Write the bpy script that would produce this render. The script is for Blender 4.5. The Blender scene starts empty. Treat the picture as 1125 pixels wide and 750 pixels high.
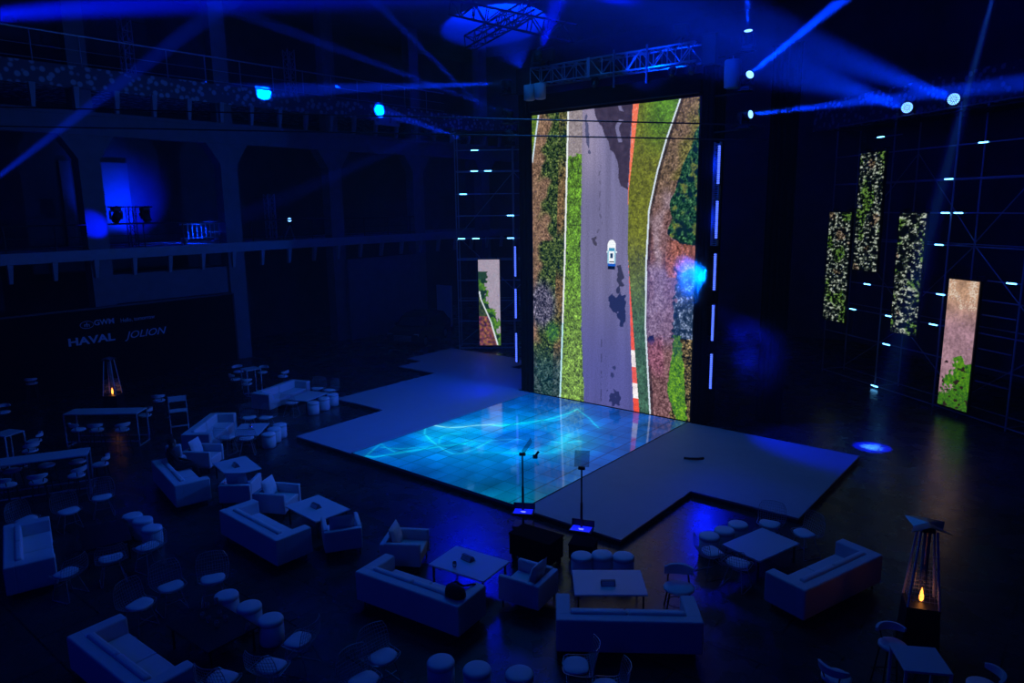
import bpy, bmesh, math, random
from mathutils import Vector, Matrix, noise
random.seed(7)
SC = bpy.context.scene
COL = SC.collection
PI = math.pi
R = math.radians

# ------------------------------------------------------------------ camera
CAM = Vector((16.561, -21.475, 7.225)); FPX = 790.03
YAW, PITCH, ROLL = R(-39.398), R(10.574), R(-0.7945)
FWD = Vector((math.sin(YAW)*math.cos(PITCH), math.cos(YAW)*math.cos(PITCH), -math.sin(PITCH)))
RT0 = Vector((math.cos(YAW), -math.sin(YAW), 0)); UP0 = RT0.cross(FWD)
RT = RT0*math.cos(ROLL) + UP0*math.sin(ROLL); UP = -RT0*math.sin(ROLL) + UP0*math.cos(ROLL)
cd = bpy.data.cameras.new('camera'); cam = bpy.data.objects.new('camera', cd); COL.objects.link(cam)
cd.sensor_width = 36; cd.lens = FPX*36/1125; cd.clip_end = 300; cd.clip_start = .1
m = Matrix((RT, UP, -FWD)).transposed().to_4x4(); m.translation = CAM; cam.matrix_world = m
SC.camera = cam

def at(px, py, z=0.0):
    """point of the horizontal plane z that the photo shows at a pixel"""
    d = FWD + RT*((px-562.5)/FPX) - UP*((py-375)/FPX)
    return CAM + d*((z-CAM.z)/d.z)
def aty(px, py, y=0.0):
    d = FWD + RT*((px-562.5)/FPX) - UP*((py-375)/FPX)
    return CAM + d*((y-CAM.y)/d.y)
def atx(px, py, x=0.0):
    d = FWD + RT*((px-562.5)/FPX) - UP*((py-375)/FPX)
    return CAM + d*((x-CAM.x)/d.x)

# ------------------------------------------------------------------ materials
def lin(c):
    f = lambda v: v/12.92 if v <= .04045 else ((v+.055)/1.055)**2.4
    return (f(c[0]/255), f(c[1]/255), f(c[2]/255))
def mat(name, col, rough=.6, metal=0.0, noise_amt=0.0, scale=8.0, bump=0.0, spec=.5, emit=None, estr=1.0, alpha=1.0, trans=0.0):
    m = bpy.data.materials.new(name); m.use_nodes = True
    nt = m.node_tree; b = nt.nodes['Principled BSDF']
    b.inputs['Base Color'].default_value = (*col, 1); b.inputs['Roughness'].default_value = rough
    b.inputs['Metallic'].default_value = metal; b.inputs['Specular IOR Level'].default_value = spec
    if trans: b.inputs['Transmission Weight'].default_value = trans
    if emit: b.inputs['Emission Color'].default_value = (*emit, 1); b.inputs['Emission Strength'].default_value = estr
    if noise_amt or bump:
        tc = nt.nodes.new('ShaderNodeTexCoord'); nz = nt.nodes.new('ShaderNodeTexNoise')
        nz.inputs['Scale'].default_value = scale; nz.inputs['Detail'].default_value = 4
        nt.links.new(tc.outputs['Object'], nz.inputs['Vector'])
        if noise_amt:
            mx = nt.nodes.new('ShaderNodeMix'); mx.data_type = 'RGBA'
            mx.inputs[6].default_value = (*[max(0, c*(1-noise_amt)) for c in col], 1)
            mx.inputs[7].default_value = (*[min(1, c*(1+noise_amt)) for c in col], 1)
            nt.links.new(nz.outputs['Fac'], mx.inputs[0]); nt.links.new(mx.outputs[2], b.inputs['Base Color'])
        if bump:
            bp = nt.nodes.new('ShaderNodeBump'); bp.inputs['Strength'].default_value = bump; bp.inputs['Distance'].default_value = .02
            nt.links.new(nz.outputs['Fac'], bp.inputs['Height']); nt.links.new(bp.outputs['Normal'], b.inputs['Normal'])
    return m
M = {}
M['fabric'] = mat('white_upholstery', (.62,.63,.66), .75, 0, .06, 60, .15)
M['cushion'] = mat('cushion_fabric', (.66,.67,.7), .7, 0, .08, 40, .2)
M['pad'] = mat('white_seat_pad', (.66,.67,.7), .7, 0, .05, 50, .1)
M['tabletop'] = mat('white_laminate', (.6,.62,.66), .45, 0, .03, 5)
M['whitemetal'] = mat('white_powder_coat', (.55,.57,.62), .4, 0, .04, 20)
M['palecon'] = mat('pale_painted_concrete', (.36,.37,.4), .8, 0, .2, 3, .1)
M['black'] = mat('black_metal', (.012,.012,.014), .45, 0, .2, 20)
M['blacktop'] = mat('black_gloss_table_top', (.01,.01,.012), .35, 0, .2, 20)
M['cloth'] = mat('black_drape', (.004,.004,.005), .95, 0, .3, 6, .3, spec=.1)
M['chrome'] = mat('chromed_wire', (.40,.42,.45), .35, .4, .05, 30)
M['mirror'] = mat('polished_steel', (.6,.62,.65), .15, 1.0, .05, 30)
M['preflect'] = mat('tinted_reflector_glass', (.02,.025,.03), .05, noise_amt=.01); M['preflect'].node_tree.nodes['Principled BSDF'].inputs['Alpha'].default_value = .35
M['alu'] = mat('brushed_aluminium', (.55,.57,.6), .35, .9, .1, 30)
M['galv'] = mat('galvanised_tube', (.5,.52,.55), .42, .45, .15, 30)
M['stage'] = mat('stage_carpet', (.36,.38,.42), .6, 0, .08, 3, .03, spec=.25)
M['edge'] = mat('stage_skirt', (.02,.022,.03), .5, 0, .2, 5)
M['plaster'] = mat('dark_plaster', (.09,.09,.1), .85, 0, .35, 1.2, .2)
M['concrete'] = mat('pale_concrete', (.17,.17,.19), .8, 0, .25, 2, .2)
M['ceil'] = mat('dark_ceiling', (.12,.12,.13), .9, 0, .3, 1.0, .2)
M['glass'] = mat('clear_glass', (.95,.96,1), .05, trans=.82, noise_amt=.001)
M['skin'] = mat('skin', (.32,.2,.15), .55, 0, .06, 30)
M['hair'] = mat('dark_hair', (.01,.008,.008), .6, 0, .2, 60)
M['darkcloth'] = mat('dark_clothing', (.012,.012,.016), .85, 0, .3, 25, .2)
M['letter'] = mat('pale_lettering', (.62,.64,.7), .5, 0, .02, 10)
M['carpaint'] = mat('dark_car_paint', (.02,.02,.03), .2, .3, .05, 10)
M['rubber'] = mat('rubber', (.01,.01,.01), .8, 0, .1, 20)
M['bag'] = mat('chain_bag_fabric', (.4,.42,.46), .8, 0, .1, 20, .2)
M['paper'] = mat('printed_card', (.12,.12,.14), .5, 0, .3, 12)
def emis(name, col, s):
    m = mat(name, (.02,.02,.02), .4, 0, .01, 10, emit=col, estr=s); return m
M['lensblue'] = emis('blue_lamp_lens', (.08,.30,1), 5)
M['lenshot'] = emis('white_blue_lamp_lens', (.16,.42,1), 3.2)
M['diode'] = emis('blue_white_diodes', (.07,.14,1), 2.2)
M['glint'] = emis('cold_glint', (.12,.50,1), 7.0)  # emission stands in for highlights on the scaffold tubes
M['flame'] = emis('gas_flame', (1,.30,.04), 4)
M['flametip'] = emis('gas_flame_tip', (1,.5,.12), 5)
M['prompt'] = emis('prompter_display', (.005,.012,1), 1.2)
M['prompttext'] = emis('prompter_text', (.5,.6,1), 1.0)

def floor_mat():
    m = bpy.data.materials.new('polished_dark_floor'); m.use_nodes = True; nt = m.node_tree; b = nt.nodes['Principled BSDF']
    N = nt.nodes.new; L = nt.links.new
    tc = N('ShaderNodeTexCoord'); n1 = N('ShaderNodeTexNoise'); n1.inputs['Scale'].default_value = .7; n1.inputs['Detail'].default_value = 6
    L(tc.outputs['Object'], n1.inputs['Vector'])
    cr = N('ShaderNodeValToRGB'); cr.color_ramp.elements[0].color = (.018,.018,.02,1); cr.color_ramp.elements[1].color = (.05,.05,.052,1)
    cr.color_ramp.elements[0].position = .3; cr.color_ramp.elements[1].position = .75
    L(n1.outputs['Fac'], cr.inputs[0])
    # saw-cut joints
    br = N('ShaderNodeTexBrick'); br.inputs['Scale'].default_value = .25; br.inputs['Mortar Size'].default_value = .004
    br.inputs['Color1'].default_value = br.inputs['Color2'].default_value = (1,1,1,1); br.inputs['Mortar'].default_value = (.15,.15,.15,1)
    L(tc.outputs['Object'], br.inputs['Vector'])
    mx = N('ShaderNodeMix'); mx.data_type = 'RGBA'; mx.blend_type = 'MULTIPLY'; mx.inputs[0].default_value = 1
    L(cr.outputs[0], mx.inputs[6]); L(br.outputs['Color'], mx.inputs[7]); L(mx.outputs[2], b.inputs['Base Color'])
    n2 = N('ShaderNodeTexNoise'); n2.inputs['Scale'].default_value = 1.7; n2.inputs['Detail'].default_value = 5; L(tc.outputs['Object'], n2.inputs['Vector'])
    mr = N('ShaderNodeMapRange'); mr.inputs['To Min'].default_value = .17; mr.inputs['To Max'].default_value = .38
    L(n2.outputs['Fac'], mr.inputs['Value']); L(mr.outputs['Result'], b.inputs['Roughness'])
    n3 = N('ShaderNodeTexNoise'); n3.inputs['Scale'].default_value = 3.5; n3.inputs['Detail'].default_value = 6; L(tc.outputs['Object'], n3.inputs['Vector'])
    bp = N('ShaderNodeBump'); bp.inputs['Strength'].default_value = .18; bp.inputs['Distance'].default_value = .02
    L(n3.outputs['Fac'], bp.inputs['Height']); L(bp.outputs['Normal'], b.inputs['Normal'])
    b.inputs['Specular IOR Level'].default_value = .5
    return m
M['floor'] = floor_mat()

def fascia_mat():
    m = mat('mottled_plaster', (.2,.2,.22), .8); nt = m.node_tree; b = nt.nodes['Principled BSDF']
    tc = nt.nodes.new('ShaderNodeTexCoord'); v = nt.nodes.new('ShaderNodeTexVoronoi'); v.inputs['Scale'].default_value = 3.6
    cr = nt.nodes.new('ShaderNodeValToRGB'); cr.color_ramp.elements[0].color = (.55,.57,.6,1); cr.color_ramp.elements[0].position = .30
    cr.color_ramp.elements[1].color = (.12,.12,.14,1); cr.color_ramp.elements[1].position = .46
    nt.links.new(tc.outputs['Object'], v.inputs['Vector']); nt.links.new(v.outputs['Distance'], cr.inputs[0]); nt.links.new(cr.outputs[0], b.inputs['Base Color'])
    return m
M['fascia'] = fascia_mat()

def video_mat(name, strength=1.0, rough=.5, grain=0.0, gscale=20.0):
    m = bpy.data.materials.new(name); m.use_nodes = True; nt = m.node_tree; b = nt.nodes['Principled BSDF']
    b.inputs['Base Color'].default_value = (.005,.005,.006,1); b.inputs['Roughness'].default_value = rough
    a = nt.nodes.new('ShaderNodeAttribute'); a.attribute_name = 'Col'; src = a.outputs['Color']
    if grain:
        tc = nt.nodes.new('ShaderNodeTexCoord'); n = nt.nodes.new('ShaderNodeTexNoise'); n.inputs['Scale'].default_value = gscale; n.inputs['Detail'].default_value = 3
        mr = nt.nodes.new('ShaderNodeMapRange'); mr.inputs['From Min'].default_value = .3; mr.inputs['From Max'].default_value = .7
        mr.inputs['To Min'].default_value = 1-grain; mr.inputs['To Max'].default_value = 1+grain
        nt.links.new(tc.outputs['Object'], n.inputs['Vector']); nt.links.new(n.outputs['Fac'], mr.inputs['Value'])
        mx = nt.nodes.new('ShaderNodeVectorMath'); mx.operation = 'SCALE'
        nt.links.new(src, mx.inputs[0]); nt.links.new(mr.outputs['Result'], mx.inputs['Scale']); src = mx.outputs[0]
    nt.links.new(src, b.inputs['Emission Color']); b.inputs['Emission Strength'].default_value = strength
    return m
M['video'] = video_mat('led_wall_picture', 1.0, .6, .3, 30)
M['videofloor'] = video_mat('led_floor_picture', 1.0, .07)
M['videohang'] = video_mat('led_banner_picture', 1.0, .6, .1, 30)

# ------------------------------------------------------------------ mesh builder
class MB:
    def __init__(s): s.v = []; s.f = []
    def add(s, vs, fs, mx=None):
        o = len(s.v); s.v += [(mx @ Vector(p)) if mx is not None else Vector(p) for p in vs]
        s.f += [tuple(i+o for i in f) for f in fs]; return s
    def box(s, x0, x1, y0, y1, z0, z1, mx=None):
        vs = [(x,y,z) for z in (z0,z1) for y in (y0,y1) for x in (x0,x1)]
        return s.add(vs, [(0,2,3,1),(4,5,7,6),(0,1,5,4),(2,6,7,3),(0,4,6,2),(1,3,7,5)], mx)
    def rbox(s, x0, x1, y0, y1, z0, z1, r=.02, seg=2, mx=None):
        bm = bmesh.new(); bmesh.ops.create_cube(bm, size=1)
        for v in bm.verts: v.co = Vector(((x0+x1)/2+v.co.x*(x1-x0), (y0+y1)/2+v.co.y*(y1-y0), (z0+z1)/2+v.co.z*(z1-z0)))
        bmesh.ops.bevel(bm, geom=bm.edges[:], offset=r, segments=seg, affect='EDGES', profile=.5)
        bm.verts.index_update(); s.add([v.co.copy() for v in bm.verts], [tuple(v.index for v in f.verts) for f in bm.faces], mx); bm.free(); return s
    def tube(s, p, q, r, n=6, r2=None, mx=None):
        p = Vector(p); q = Vector(q); r2 = r if r2 is None else r2
        d = (q-p).normalized(); a = d.orthogonal().normalized(); b = d.cross(a)
        vs = []
        for c, rr in ((p,r),(q,r2)):
            for i in range(n):
                t = 2*PI*i/n; vs.append(c + a*math.cos(t)*rr + b*math.sin(t)*rr)
        fs = [(i,(i+1)%n,n+(i+1)%n,n+i) for i in range(n)] + [tuple(range(n))[::-1], tuple(range(n,2*n))]
        return s.add(vs, fs, mx)
    def path(s, pts, r, n=5, mx=None, closed=False):
        P = [Vector(p) for p in pts]; k = len(P); o = []; a = None
        for i in range(k):
            if closed: d = (P[(i+1)%k]-P[i-1]).normalized()
            else: d = (P[min(i+1,k-1)]-P[max(i-1,0)]).normalized()
            a = d.orthogonal().normalized() if a is None else (a - d*a.dot(d)).normalized()
            b = d.cross(a)
            o += [P[i] + a*math.cos(2*PI*j/n)*r + b*math.sin(2*PI*j/n)*r for j in range(n)]
        fs = []
        for i in range(k if closed else k-1):
            i2 = (i+1) % k
            fs += [(i*n+j, i*n+(j+1)%n, i2*n+(j+1)%n, i2*n+j) for j in range(n)]
        if not closed: fs += [tuple(range(n))[::-1], tuple(range((k-1)*n, k*n))]
        return s.add(o, fs, mx)
    def lathe(s, prof, n=24, mx=None, cap=True):
        vs = [(r*math.cos(2*PI*j/n), r*math.sin(2*PI*j/n), z) for r, z in prof for j in range(n)]; k = len(prof)
        fs = [(i*n+j, i*n+(j+1)%n, (i+1)*n+(j+1)%n, (i+1)*n+j) for i in range(k-1) for j in range(n)]
        if cap: fs += [tuple(range(n))[::-1], tuple(range((k-1)*n, k*n))]
        return s.add(vs, fs, mx)
    def prism(s, poly, z0, z1, mx=None):
        n = len(poly); vs = [(x,y,z0) for x,y in poly] + [(x,y,z1) for x,y in poly]
        return s.add(vs, [tuple(range(n))[::-1], tuple(range(n,2*n))] + [(i,(i+1)%n,n+(i+1)%n,n+i) for i in range(n)], mx)
    def build(s, name, material, parent=None, smooth=False):
        me = bpy.data.meshes.new(name); me.from_pydata([tuple(p) for p in s.v], [], s.f); me.update()
        bm = bmesh.new(); bm.from_mesh(me); bmesh.ops.recalc_face_normals(bm, faces=bm.faces[:]); bm.to_mesh(me); bm.free()
        me.materials.append(material)
        if smooth:
            me.shade_smooth() if smooth is True else me.polygons.foreach_set('use_smooth', [True]*len(me.polygons))
        o = bpy.data.objects.new(name, me); COL.objects.link(o)
        if parent is not None: o.parent = parent
        return o
def T(x=0, y=0, z=0, rz=0, rx=0, ry=0):
    return Matrix.Translation((x,y,z)) @ Matrix.Rotation(rz,4,'Z') @ Matrix.Rotation(ry,4,'Y') @ Matrix.Rotation(rx,4,'X')
def align(p, d):
    """matrix that puts the local z axis along d at p"""
    q = Vector(d).normalized().to_track_quat('Z','Y'); mm = q.to_matrix().to_4x4(); mm.translation = Vector(p); return mm

def tag(o, label, cat, group=None, kind=None):
    o['label'] = label; o['category'] = cat
    if group: o['group'] = group
    if kind: o['kind'] = kind
    return o
def thing(name, label, cat, loc=(0,0,0), rz=0, group=None):
    o = bpy.data.objects.new(name, None); COL.objects.link(o); o.empty_display_size = .1
    o.location = loc; o.rotation_euler = (0,0,rz); return tag(o, label, cat, group)
def structure(o, label=None):
    o['kind'] = 'structure'
    if label: o['label'] = label
    return o
KIDS = {}
def kids(o):
    return [c for c in COL.objects if c.parent == o]
def dup(root, loc, rz, label, group=None):
    if root.name not in KIDS: KIDS[root.name] = [(c, kids(c)) for c in kids(root)]
    r = root.copy(); COL.objects.link(r); r.location = loc; r.rotation_euler = (0,0,rz); r['label'] = label
    if group: r['group'] = group
    for c, g in KIDS[root.name]:
        cc = c.copy(); COL.objects.link(cc); cc.parent = r
        for h in g:
            hh = h.copy(); COL.objects.link(hh); hh.parent = cc
    return r
class Kind:
    """builds the first of a kind, then copies it"""
    def __init__(s, maker, group=None): s.maker = maker; s.first = None; s.group = group
    def put(s, x, y, rz, label, group=None, z=0):
        g = group or s.group
        if s.first is None:
            s.first = s.maker(); s.first.location = (x,y,z); s.first.rotation_euler = (0,0,rz); s.first['label'] = label
            if g: s.first['group'] = g
            return s.first
        return dup(s.first, (x,y,z), rz, label, g)
def interp(tab, z):
    if z <= tab[0][0]: return tab[0][1]
    for (a,b),(c,d) in zip(tab, tab[1:]):
        if z <= c: return b + (d-b)*(z-a)/(c-a)
    return tab[-1][1]
def nz(x, y, s=1.0, o=0.0): return noise.noise(Vector((x*s+o, y*s-o, o*.37)))
def mixc(a, b, t):
    t = max(0, min(1, t)); return tuple(a[i]+(b[i]-a[i])*t for i in range(3))
def smooth(a, b, x):
    t = max(0, min(1, (x-a)/(b-a))); return t*t*(3-2*t)
def picture(name, w, h, nx, ny, fn, material, parent=None, origin=(0,0,0), ux=(1,0,0), uy=(0,0,1)):
    """flat luminous surface, its picture computed per vertex by fn(u metres, v metres) -> sRGB 0-255"""
    ux = Vector(ux); uy = Vector(uy); o = Vector(origin)
    vs = []; cs = []
    for j in range(ny+1):
        for i in range(nx+1):
            x = w*i/nx; y = h*j/ny; vs.append(tuple(o+ux*x+uy*y)); cs += [*lin(tuple(max(0,min(255,k)) for k in fn(x,y))), 1]
    fs = [(j*(nx+1)+i, j*(nx+1)+i+1, (j+1)*(nx+1)+i+1, (j+1)*(nx+1)+i) for j in range(ny) for i in range(nx)]
    me = bpy.data.meshes.new(name); me.from_pydata(vs, [], fs); me.update()
    a = me.color_attributes.new('Col', 'FLOAT_COLOR', 'POINT'); a.data.foreach_set('color', cs)
    me.materials.append(material)
    ob = bpy.data.objects.new(name, me); COL.objects.link(ob)
    if parent is not None: ob.parent = parent
    return ob
# ================================================================== THE HALL
o = MB().box(-26, 34, -30, 30, -.2, 0).build('floor', M['floor']); structure(o, 'polished dark hall floor')
o = MB().box(-26, 34, -30, 30, 17.6, 17.9).build('ceiling', M['ceil']); structure(o)
o = MB().box(-21.3, -21, -30, 30, 0, 17.6).build('wall_left', M['plaster']); structure(o)
o = MB().box(-26, 34, 19, 19.3, 0, 17.6).build('wall_back', M['plaster']); structure(o)
# right wall runs askew, parallel to the scaffold in front of it
RD = Vector((.8,-.6,0)); RN = Vector((.6,.8,0)); RP = Vector((12.69,6.99,0))       # plane of the right scaffold
def rs(s, n=0.0, z=0.0): return RP + RD*s + RN*n + Vector((0,0,z))
RM = Matrix((RD, RN, Vector((0,0,1)))).transposed().to_4x4(); RM.translation = RP
o = MB().box(-18, 22, 6.0, 6.3, 0, 17.6, RM).build('wall_right', M['plaster']); structure(o)
o = MB().box(-18, 22, 4.4, 6.0, 10.9, 12.3, RM).build('gallery_slab', M['fascia']); structure(o, 'mottled gallery edge along the right wall')
# left side: two galleries on columns
XL = -16.0
o = MB().box(XL-5, XL, -30, 19, 5.28, 5.72).build('gallery_slab', M['palecon']); structure(o, 'lower gallery slab on the left')
o = MB().box(XL-5, XL, -30, 19, 12.15, 13.0).build('gallery_slab', M['fascia']); structure(o, 'upper gallery with mottled edge on the left')
o = MB().box(XL-.5, XL-.05, -30, 19, 10.35, 11.2).build('trim_1', M['concrete']); structure(o, 'long beam under the upper gallery')
o = MB().box(XL-.06, XL+.02, -30, 19, 11.12, 11.28).build('trim_2', M['concrete']); structure(o)
for k, yc in enumerate((-21.2, -15.05, -8.9, -2.75, 3.4, 9.55, 15.7)):
    b = MB().box(XL-.75, XL-.1, yc-.42, yc+.42, 0, 10.4)
    b.add([(XL-.75,yc-.42,9.5),(XL-.1,yc-.42,9.5),(XL-.1,yc-1.0,10.35),(XL-.75,yc-1.0,10.35)], [(0,1,2,3)])
    b.add([(XL-.75,yc+.42,9.5),(XL-.1,yc+.42,9.5),(XL-.1,yc+1.0,10.35),(XL-.75,yc+1.0,10.35)], [(3,2,1,0)])
    for s in (-1,1):   # flared capital cheeks
        b.add([(XL-.1,yc+s*.42,9.4),(XL-.1,yc+s*1.05,10.35),(XL-.1,yc+s*.42,10.35),(XL-.75,yc+s*.42,9.4),(XL-.75,yc+s*1.05,10.35),(XL-.75,yc+s*.42,10.35)],
              [(0,1,2),(3,5,4),(0,3,4,1)])
    b.box(XL-.7, XL-.15, yc-.38, yc+.38, 11.2, 17.6)
    o = b.build('column', M['concrete']); structure(o)
def corbel(y, z0, z1, w):
    return [(XL-.05,y-w,z1),(XL+.12,y-w,z1),(XL-.02,y-w*.6,z0),(XL-.2,y-w*.6,z0),(XL-.05,y+w,z1),(XL+.12,y+w,z1),(XL-.02,y+w*.6,z0),(XL-.2,y+w*.6,z0)]
CF = [(0,1,2,3),(4,7,6,5),(0,4,5,1),(3,2,6,7),(1,5,6,2),(0,3,7,4)]
b = MB(); b2 = MB()
for k in range(26):
    y = -20.0+k*1.55; b.add(corbel(y, 4.55, 5.3, .1), CF); b2.add(corbel(y*1.0, 11.3, 12.2, .11), CF)
o = b.build('trim_3', M['palecon']); structure(o, 'brackets under the lower gallery')
o = b2.build('trim_4', M['palecon']); structure(o, 'brackets under the upper gallery')
# wall pilasters and bays behind the lower gallery walk
for k, (ya, yb) in enumerate(((-9.6,-9.15),(-8.9,-8.5),(-7.9,-6.6))):
    o = MB().box(-21, -20.8, ya+1.2, yb+1.2, 5.72, 9.6).build('trim_%d' % (5+k), M['concrete']); structure(o)
# partition under the gallery and light bulkhead
o = MB().box(-15.9, -15.7, 3.6, 9.4, 0, 4.5).build('wall_partition', M['concrete']); structure(o, 'plain pale partition below the left gallery')
o = MB().box(-17.5, -16.3, -9.0, -2.9, 3.35, 4.6).build('trim_8', M['concrete']); structure(o, 'bulkhead above the black sign wall')

# gallery railings
def railing(name, z0, z1, y0, y1, dark, label):
    t = thing(name, label, 'railing', (XL-.15, y0, z0))
    L = y1-y0; h = z1-z0
    MB().tube((0,0,h),(0,L,h),.035,8).build('handrail', dark, t)
    MB().tube((0,0,h*.52),(0,L,h*.52),.016,6).build('middle_rail', dark, t)
    MB().tube((0,0,h*.12),(0,L,h*.12),.016,6).build('bottom_rail', dark, t)
    for k in range(int(L/1.75)+1):
        MB().tube((0,k*1.75,0),(0,k*1.75,h),.026,6).build('post', dark, t)
    return t
railing('gallery_railing', 5.72, 6.75, -14.0, 10.0, M['black'], 'black tube railing along the lower gallery on the left')
railing('gallery_railing', 13.0, 14.2, -14.0, 12.0, M['galv'], 'long tube railing along the upper gallery on the left')

# things standing on the lower gallery
p = atx(228, 262, XL-.3)
t = thing('crowd_barrier', 'short barred metal barrier lit blue on the lower gallery, left', 'barrier', (XL-.95, p.y-.9, 5.72))
MB().tube((0,-.05,.28),(0,1.95,.28),.025).build('rail', M['galv'], t); MB().tube((0,-.05,.92),(0,1.95,.92),.025).build('rail', M['galv'], t)
for k in range(9): MB().tube((0,.1+k*.22,.22),(0,.1+k*.22,1.05),.018).build('bar', M['galv'], t)
for k in (0,1): MB().box(-.25,.25,k*1.7+.05,k*1.7+.11,0,.24).build('foot', M['galv'], t)

# ------------------------------------------------ moving head lamps (yoke lamps)
def aim_rot(d):
    return Vector(d).normalized().to_track_quat('Z','Y').to_euler()
def moving_head(loc, d, label, group=None, up=1, scale=1.0, lens='lensblue', hot=True, name='moving_head_lamp', lit=True):
    """base with a yoke; the head leans along d.  up=1 stands on its base, up=-1 hangs"""
    t = thing(name, label, 'stage light', loc, 0, group); s = scale
    d = Vector(d).normalized(); yaw = math.atan2(d.y, d.x) - PI/2
    MB().rbox(-.19*s,.19*s,-.16*s,.16*s,0 if up > 0 else -.12*s,.12*s if up > 0 else 0,.02).build('base', M['black'], t)
    y = MB(); z0 = .12*s*up; zc = .42*s*up
    for k in (-1,1): y.box(k*.23*s-.03*s, k*.23*s+.03*s, -.06*s, .06*s, min(z0, zc+.08*s*up), max(z0, zc+.08*s*up))
    y.box(-.25*s,.25*s,-.06*s,.06*s,min(z0,z0+.06*s*up),max(z0,z0+.06*s*up))
    yo = y.build('yoke', M['black'], t); yo.rotation_euler = (0,0,yaw)
    hd = MB().lathe([(.11*s,-.26*s),(.16*s,-.24*s),(.18*s,-.05*s),(.17*s,.16*s),(.155*s,.24*s)], 18).build('head', M['black'], t, True)
    hd.location = (0,0,zc); hd.rotation_euler = aim_rot(d)
    le = MB().lathe([(.002,.250*s),(.10*s,.247*s),(.145*s,.242*s)], 18, cap=False).build('lens', M[lens] if lit else M['blacktop'], hd)
    return t, Vector(loc)+Vector((0,0,zc)) + d*(.27*s)
LIGHTS = []
def beam(p, target, power, angle=3.0, col=(.02,.09,1), radius=.05, blend=.25, name='beam_lamp'):
    l = bpy.data.lights.new(name, 'SPOT'); l.energy = power; l.color = col; l.spot_size = R(angle); l.spot_blend = blend; l.shadow_soft_size = radius
    o = bpy.data.objects.new(name, l); COL.objects.link(o); o.location = p; o.rotation_euler = (Vector(p)-Vector(target)).to_track_quat('Z','Y').to_euler()
    LIGHTS.append(o); return o

# lamp stands on the lower gallery
def lattice(mb, p, q, w, n, r=.02, up=(0,0,1)):
    """square lattice truss from p to q"""
    p = Vector(p); q = Vector(q); d = (q-p).normalized(); a = d.cross(Vector(up))
    a = a.normalized() if a.length > .01 else Vector((1,0,0)); b = a.cross(d).normalized(); c = [(a*i+b*j)*(w/2) for i,j in ((1,1),(-1,1),(-1,-1),(1,-1))]
    for k in c: mb.tube(p+k, q+k, r, 6)
    for i in range(n):
        u = p+(q-p)*(i/n); v = p+(q-p)*((i+1)/n)
        for k in range(4):
            s, e = (c[k], c[(k+1)%4]) if i % 2 else (c[(k+1)%4], c[k])
            mb.tube(u+s, v+e, r*.55, 5)
        for k in range(4): mb.tube(u+c[k], u+c[(k+1)%4], r*.55, 5)
    return mb
ST = atx(147, 265, XL-.9)
t = thing('lamp_stand', 'dark truss lamp stand with crossbar before the blue-lit wall, left', 'stand', (XL-.9, ST.y, 5.72))
lattice(MB(), (0,0,0), (0,0,1.75), .3, 4, .022).build('mast', M['black'], t)
MB().tube((0,-.95,1.75),(0,.95,1.75),.03).build('crossbar', M['black'], t); MB().box(-.3,.3,-.3,.3,0,.03).build('base_plate', M['black'], t)
moving_head((XL-.9, ST.y-.62, 5.72+1.72), (-.8,.1,-.6), 'dark lamp hanging at the left end of the gallery crossbar', up=-1, lit=False)
moving_head((XL-.9, ST.y+.62, 5.72+1.72), (.5,.3,-.8), 'dark lamp hanging at the right end of the gallery crossbar', up=-1, lit=False)
ST2 = atx(309, 261, XL-.8)
t = thing('truss_tower', 'upright lattice truss tower standing on the lower gallery', 'truss', (XL-1.35, ST2.y-.2, 5.72))
lattice(MB(), (0,0,.03), (0,0,2.35), .38, 5, .03).build('mast', M['alu'], t); MB().tube((0,-.8,2.2),(0,.9,2.2),.025).build('crossbar', M['black'], t); MB().box(-.3,.3,-.3,.3,0,.03).build('base_plate', M['black'], t)
p = atx(318, 237.5, XL-.6)
t, q = moving_head((p.x, p.y, p.z-.45), (.55,-.4,-.1), 'small lit lamp beside the lattice tower on the gallery', scale=.7, lens='lenshot')
# its tripod
tt = thing('lamp_tripod', 'thin slanted tripod under the small lit gallery lamp', 'stand', (p.x, p.y, 5.72))
hz = p.z-.45-5.72
for k in range(3): MB().tube((0,0,hz),(.35*math.cos(k*2.1),.35*math.sin(k*2.1),0),.02).build('leg', M['galv'], tt)
# upper gallery truss tower
p = atx(320, 105, XL-.9)
t = thing('truss_tower', 'lattice truss tower behind the railing of the upper gallery', 'truss', (XL-.9, p.y, 13.0))
lattice(MB(), (0,0,.03), (0,0,2.3), .4, 5, .03).build('mast', M['alu'], t); MB().box(-.3,.3,-.3,.3,0,.03).build('base_plate', M['black'], t)
p = atx(138, 45, XL-.9)
t = thing('truss_tower', 'dark truss tower on the upper gallery near the left edge', 'truss', (XL-.9, p.y, 13.0))
lattice(MB(), (0,0,.03), (0,0,2.3), .4, 5, .03).build('mast', M['alu'], t); MB().tube((0,-.9,2.3),(0,.9,2.3),.03).build('crossbar', M['black'], t); MB().box(-.3,.3,-.3,.3,0,.03).build('base_plate', M['black'], t)
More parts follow.
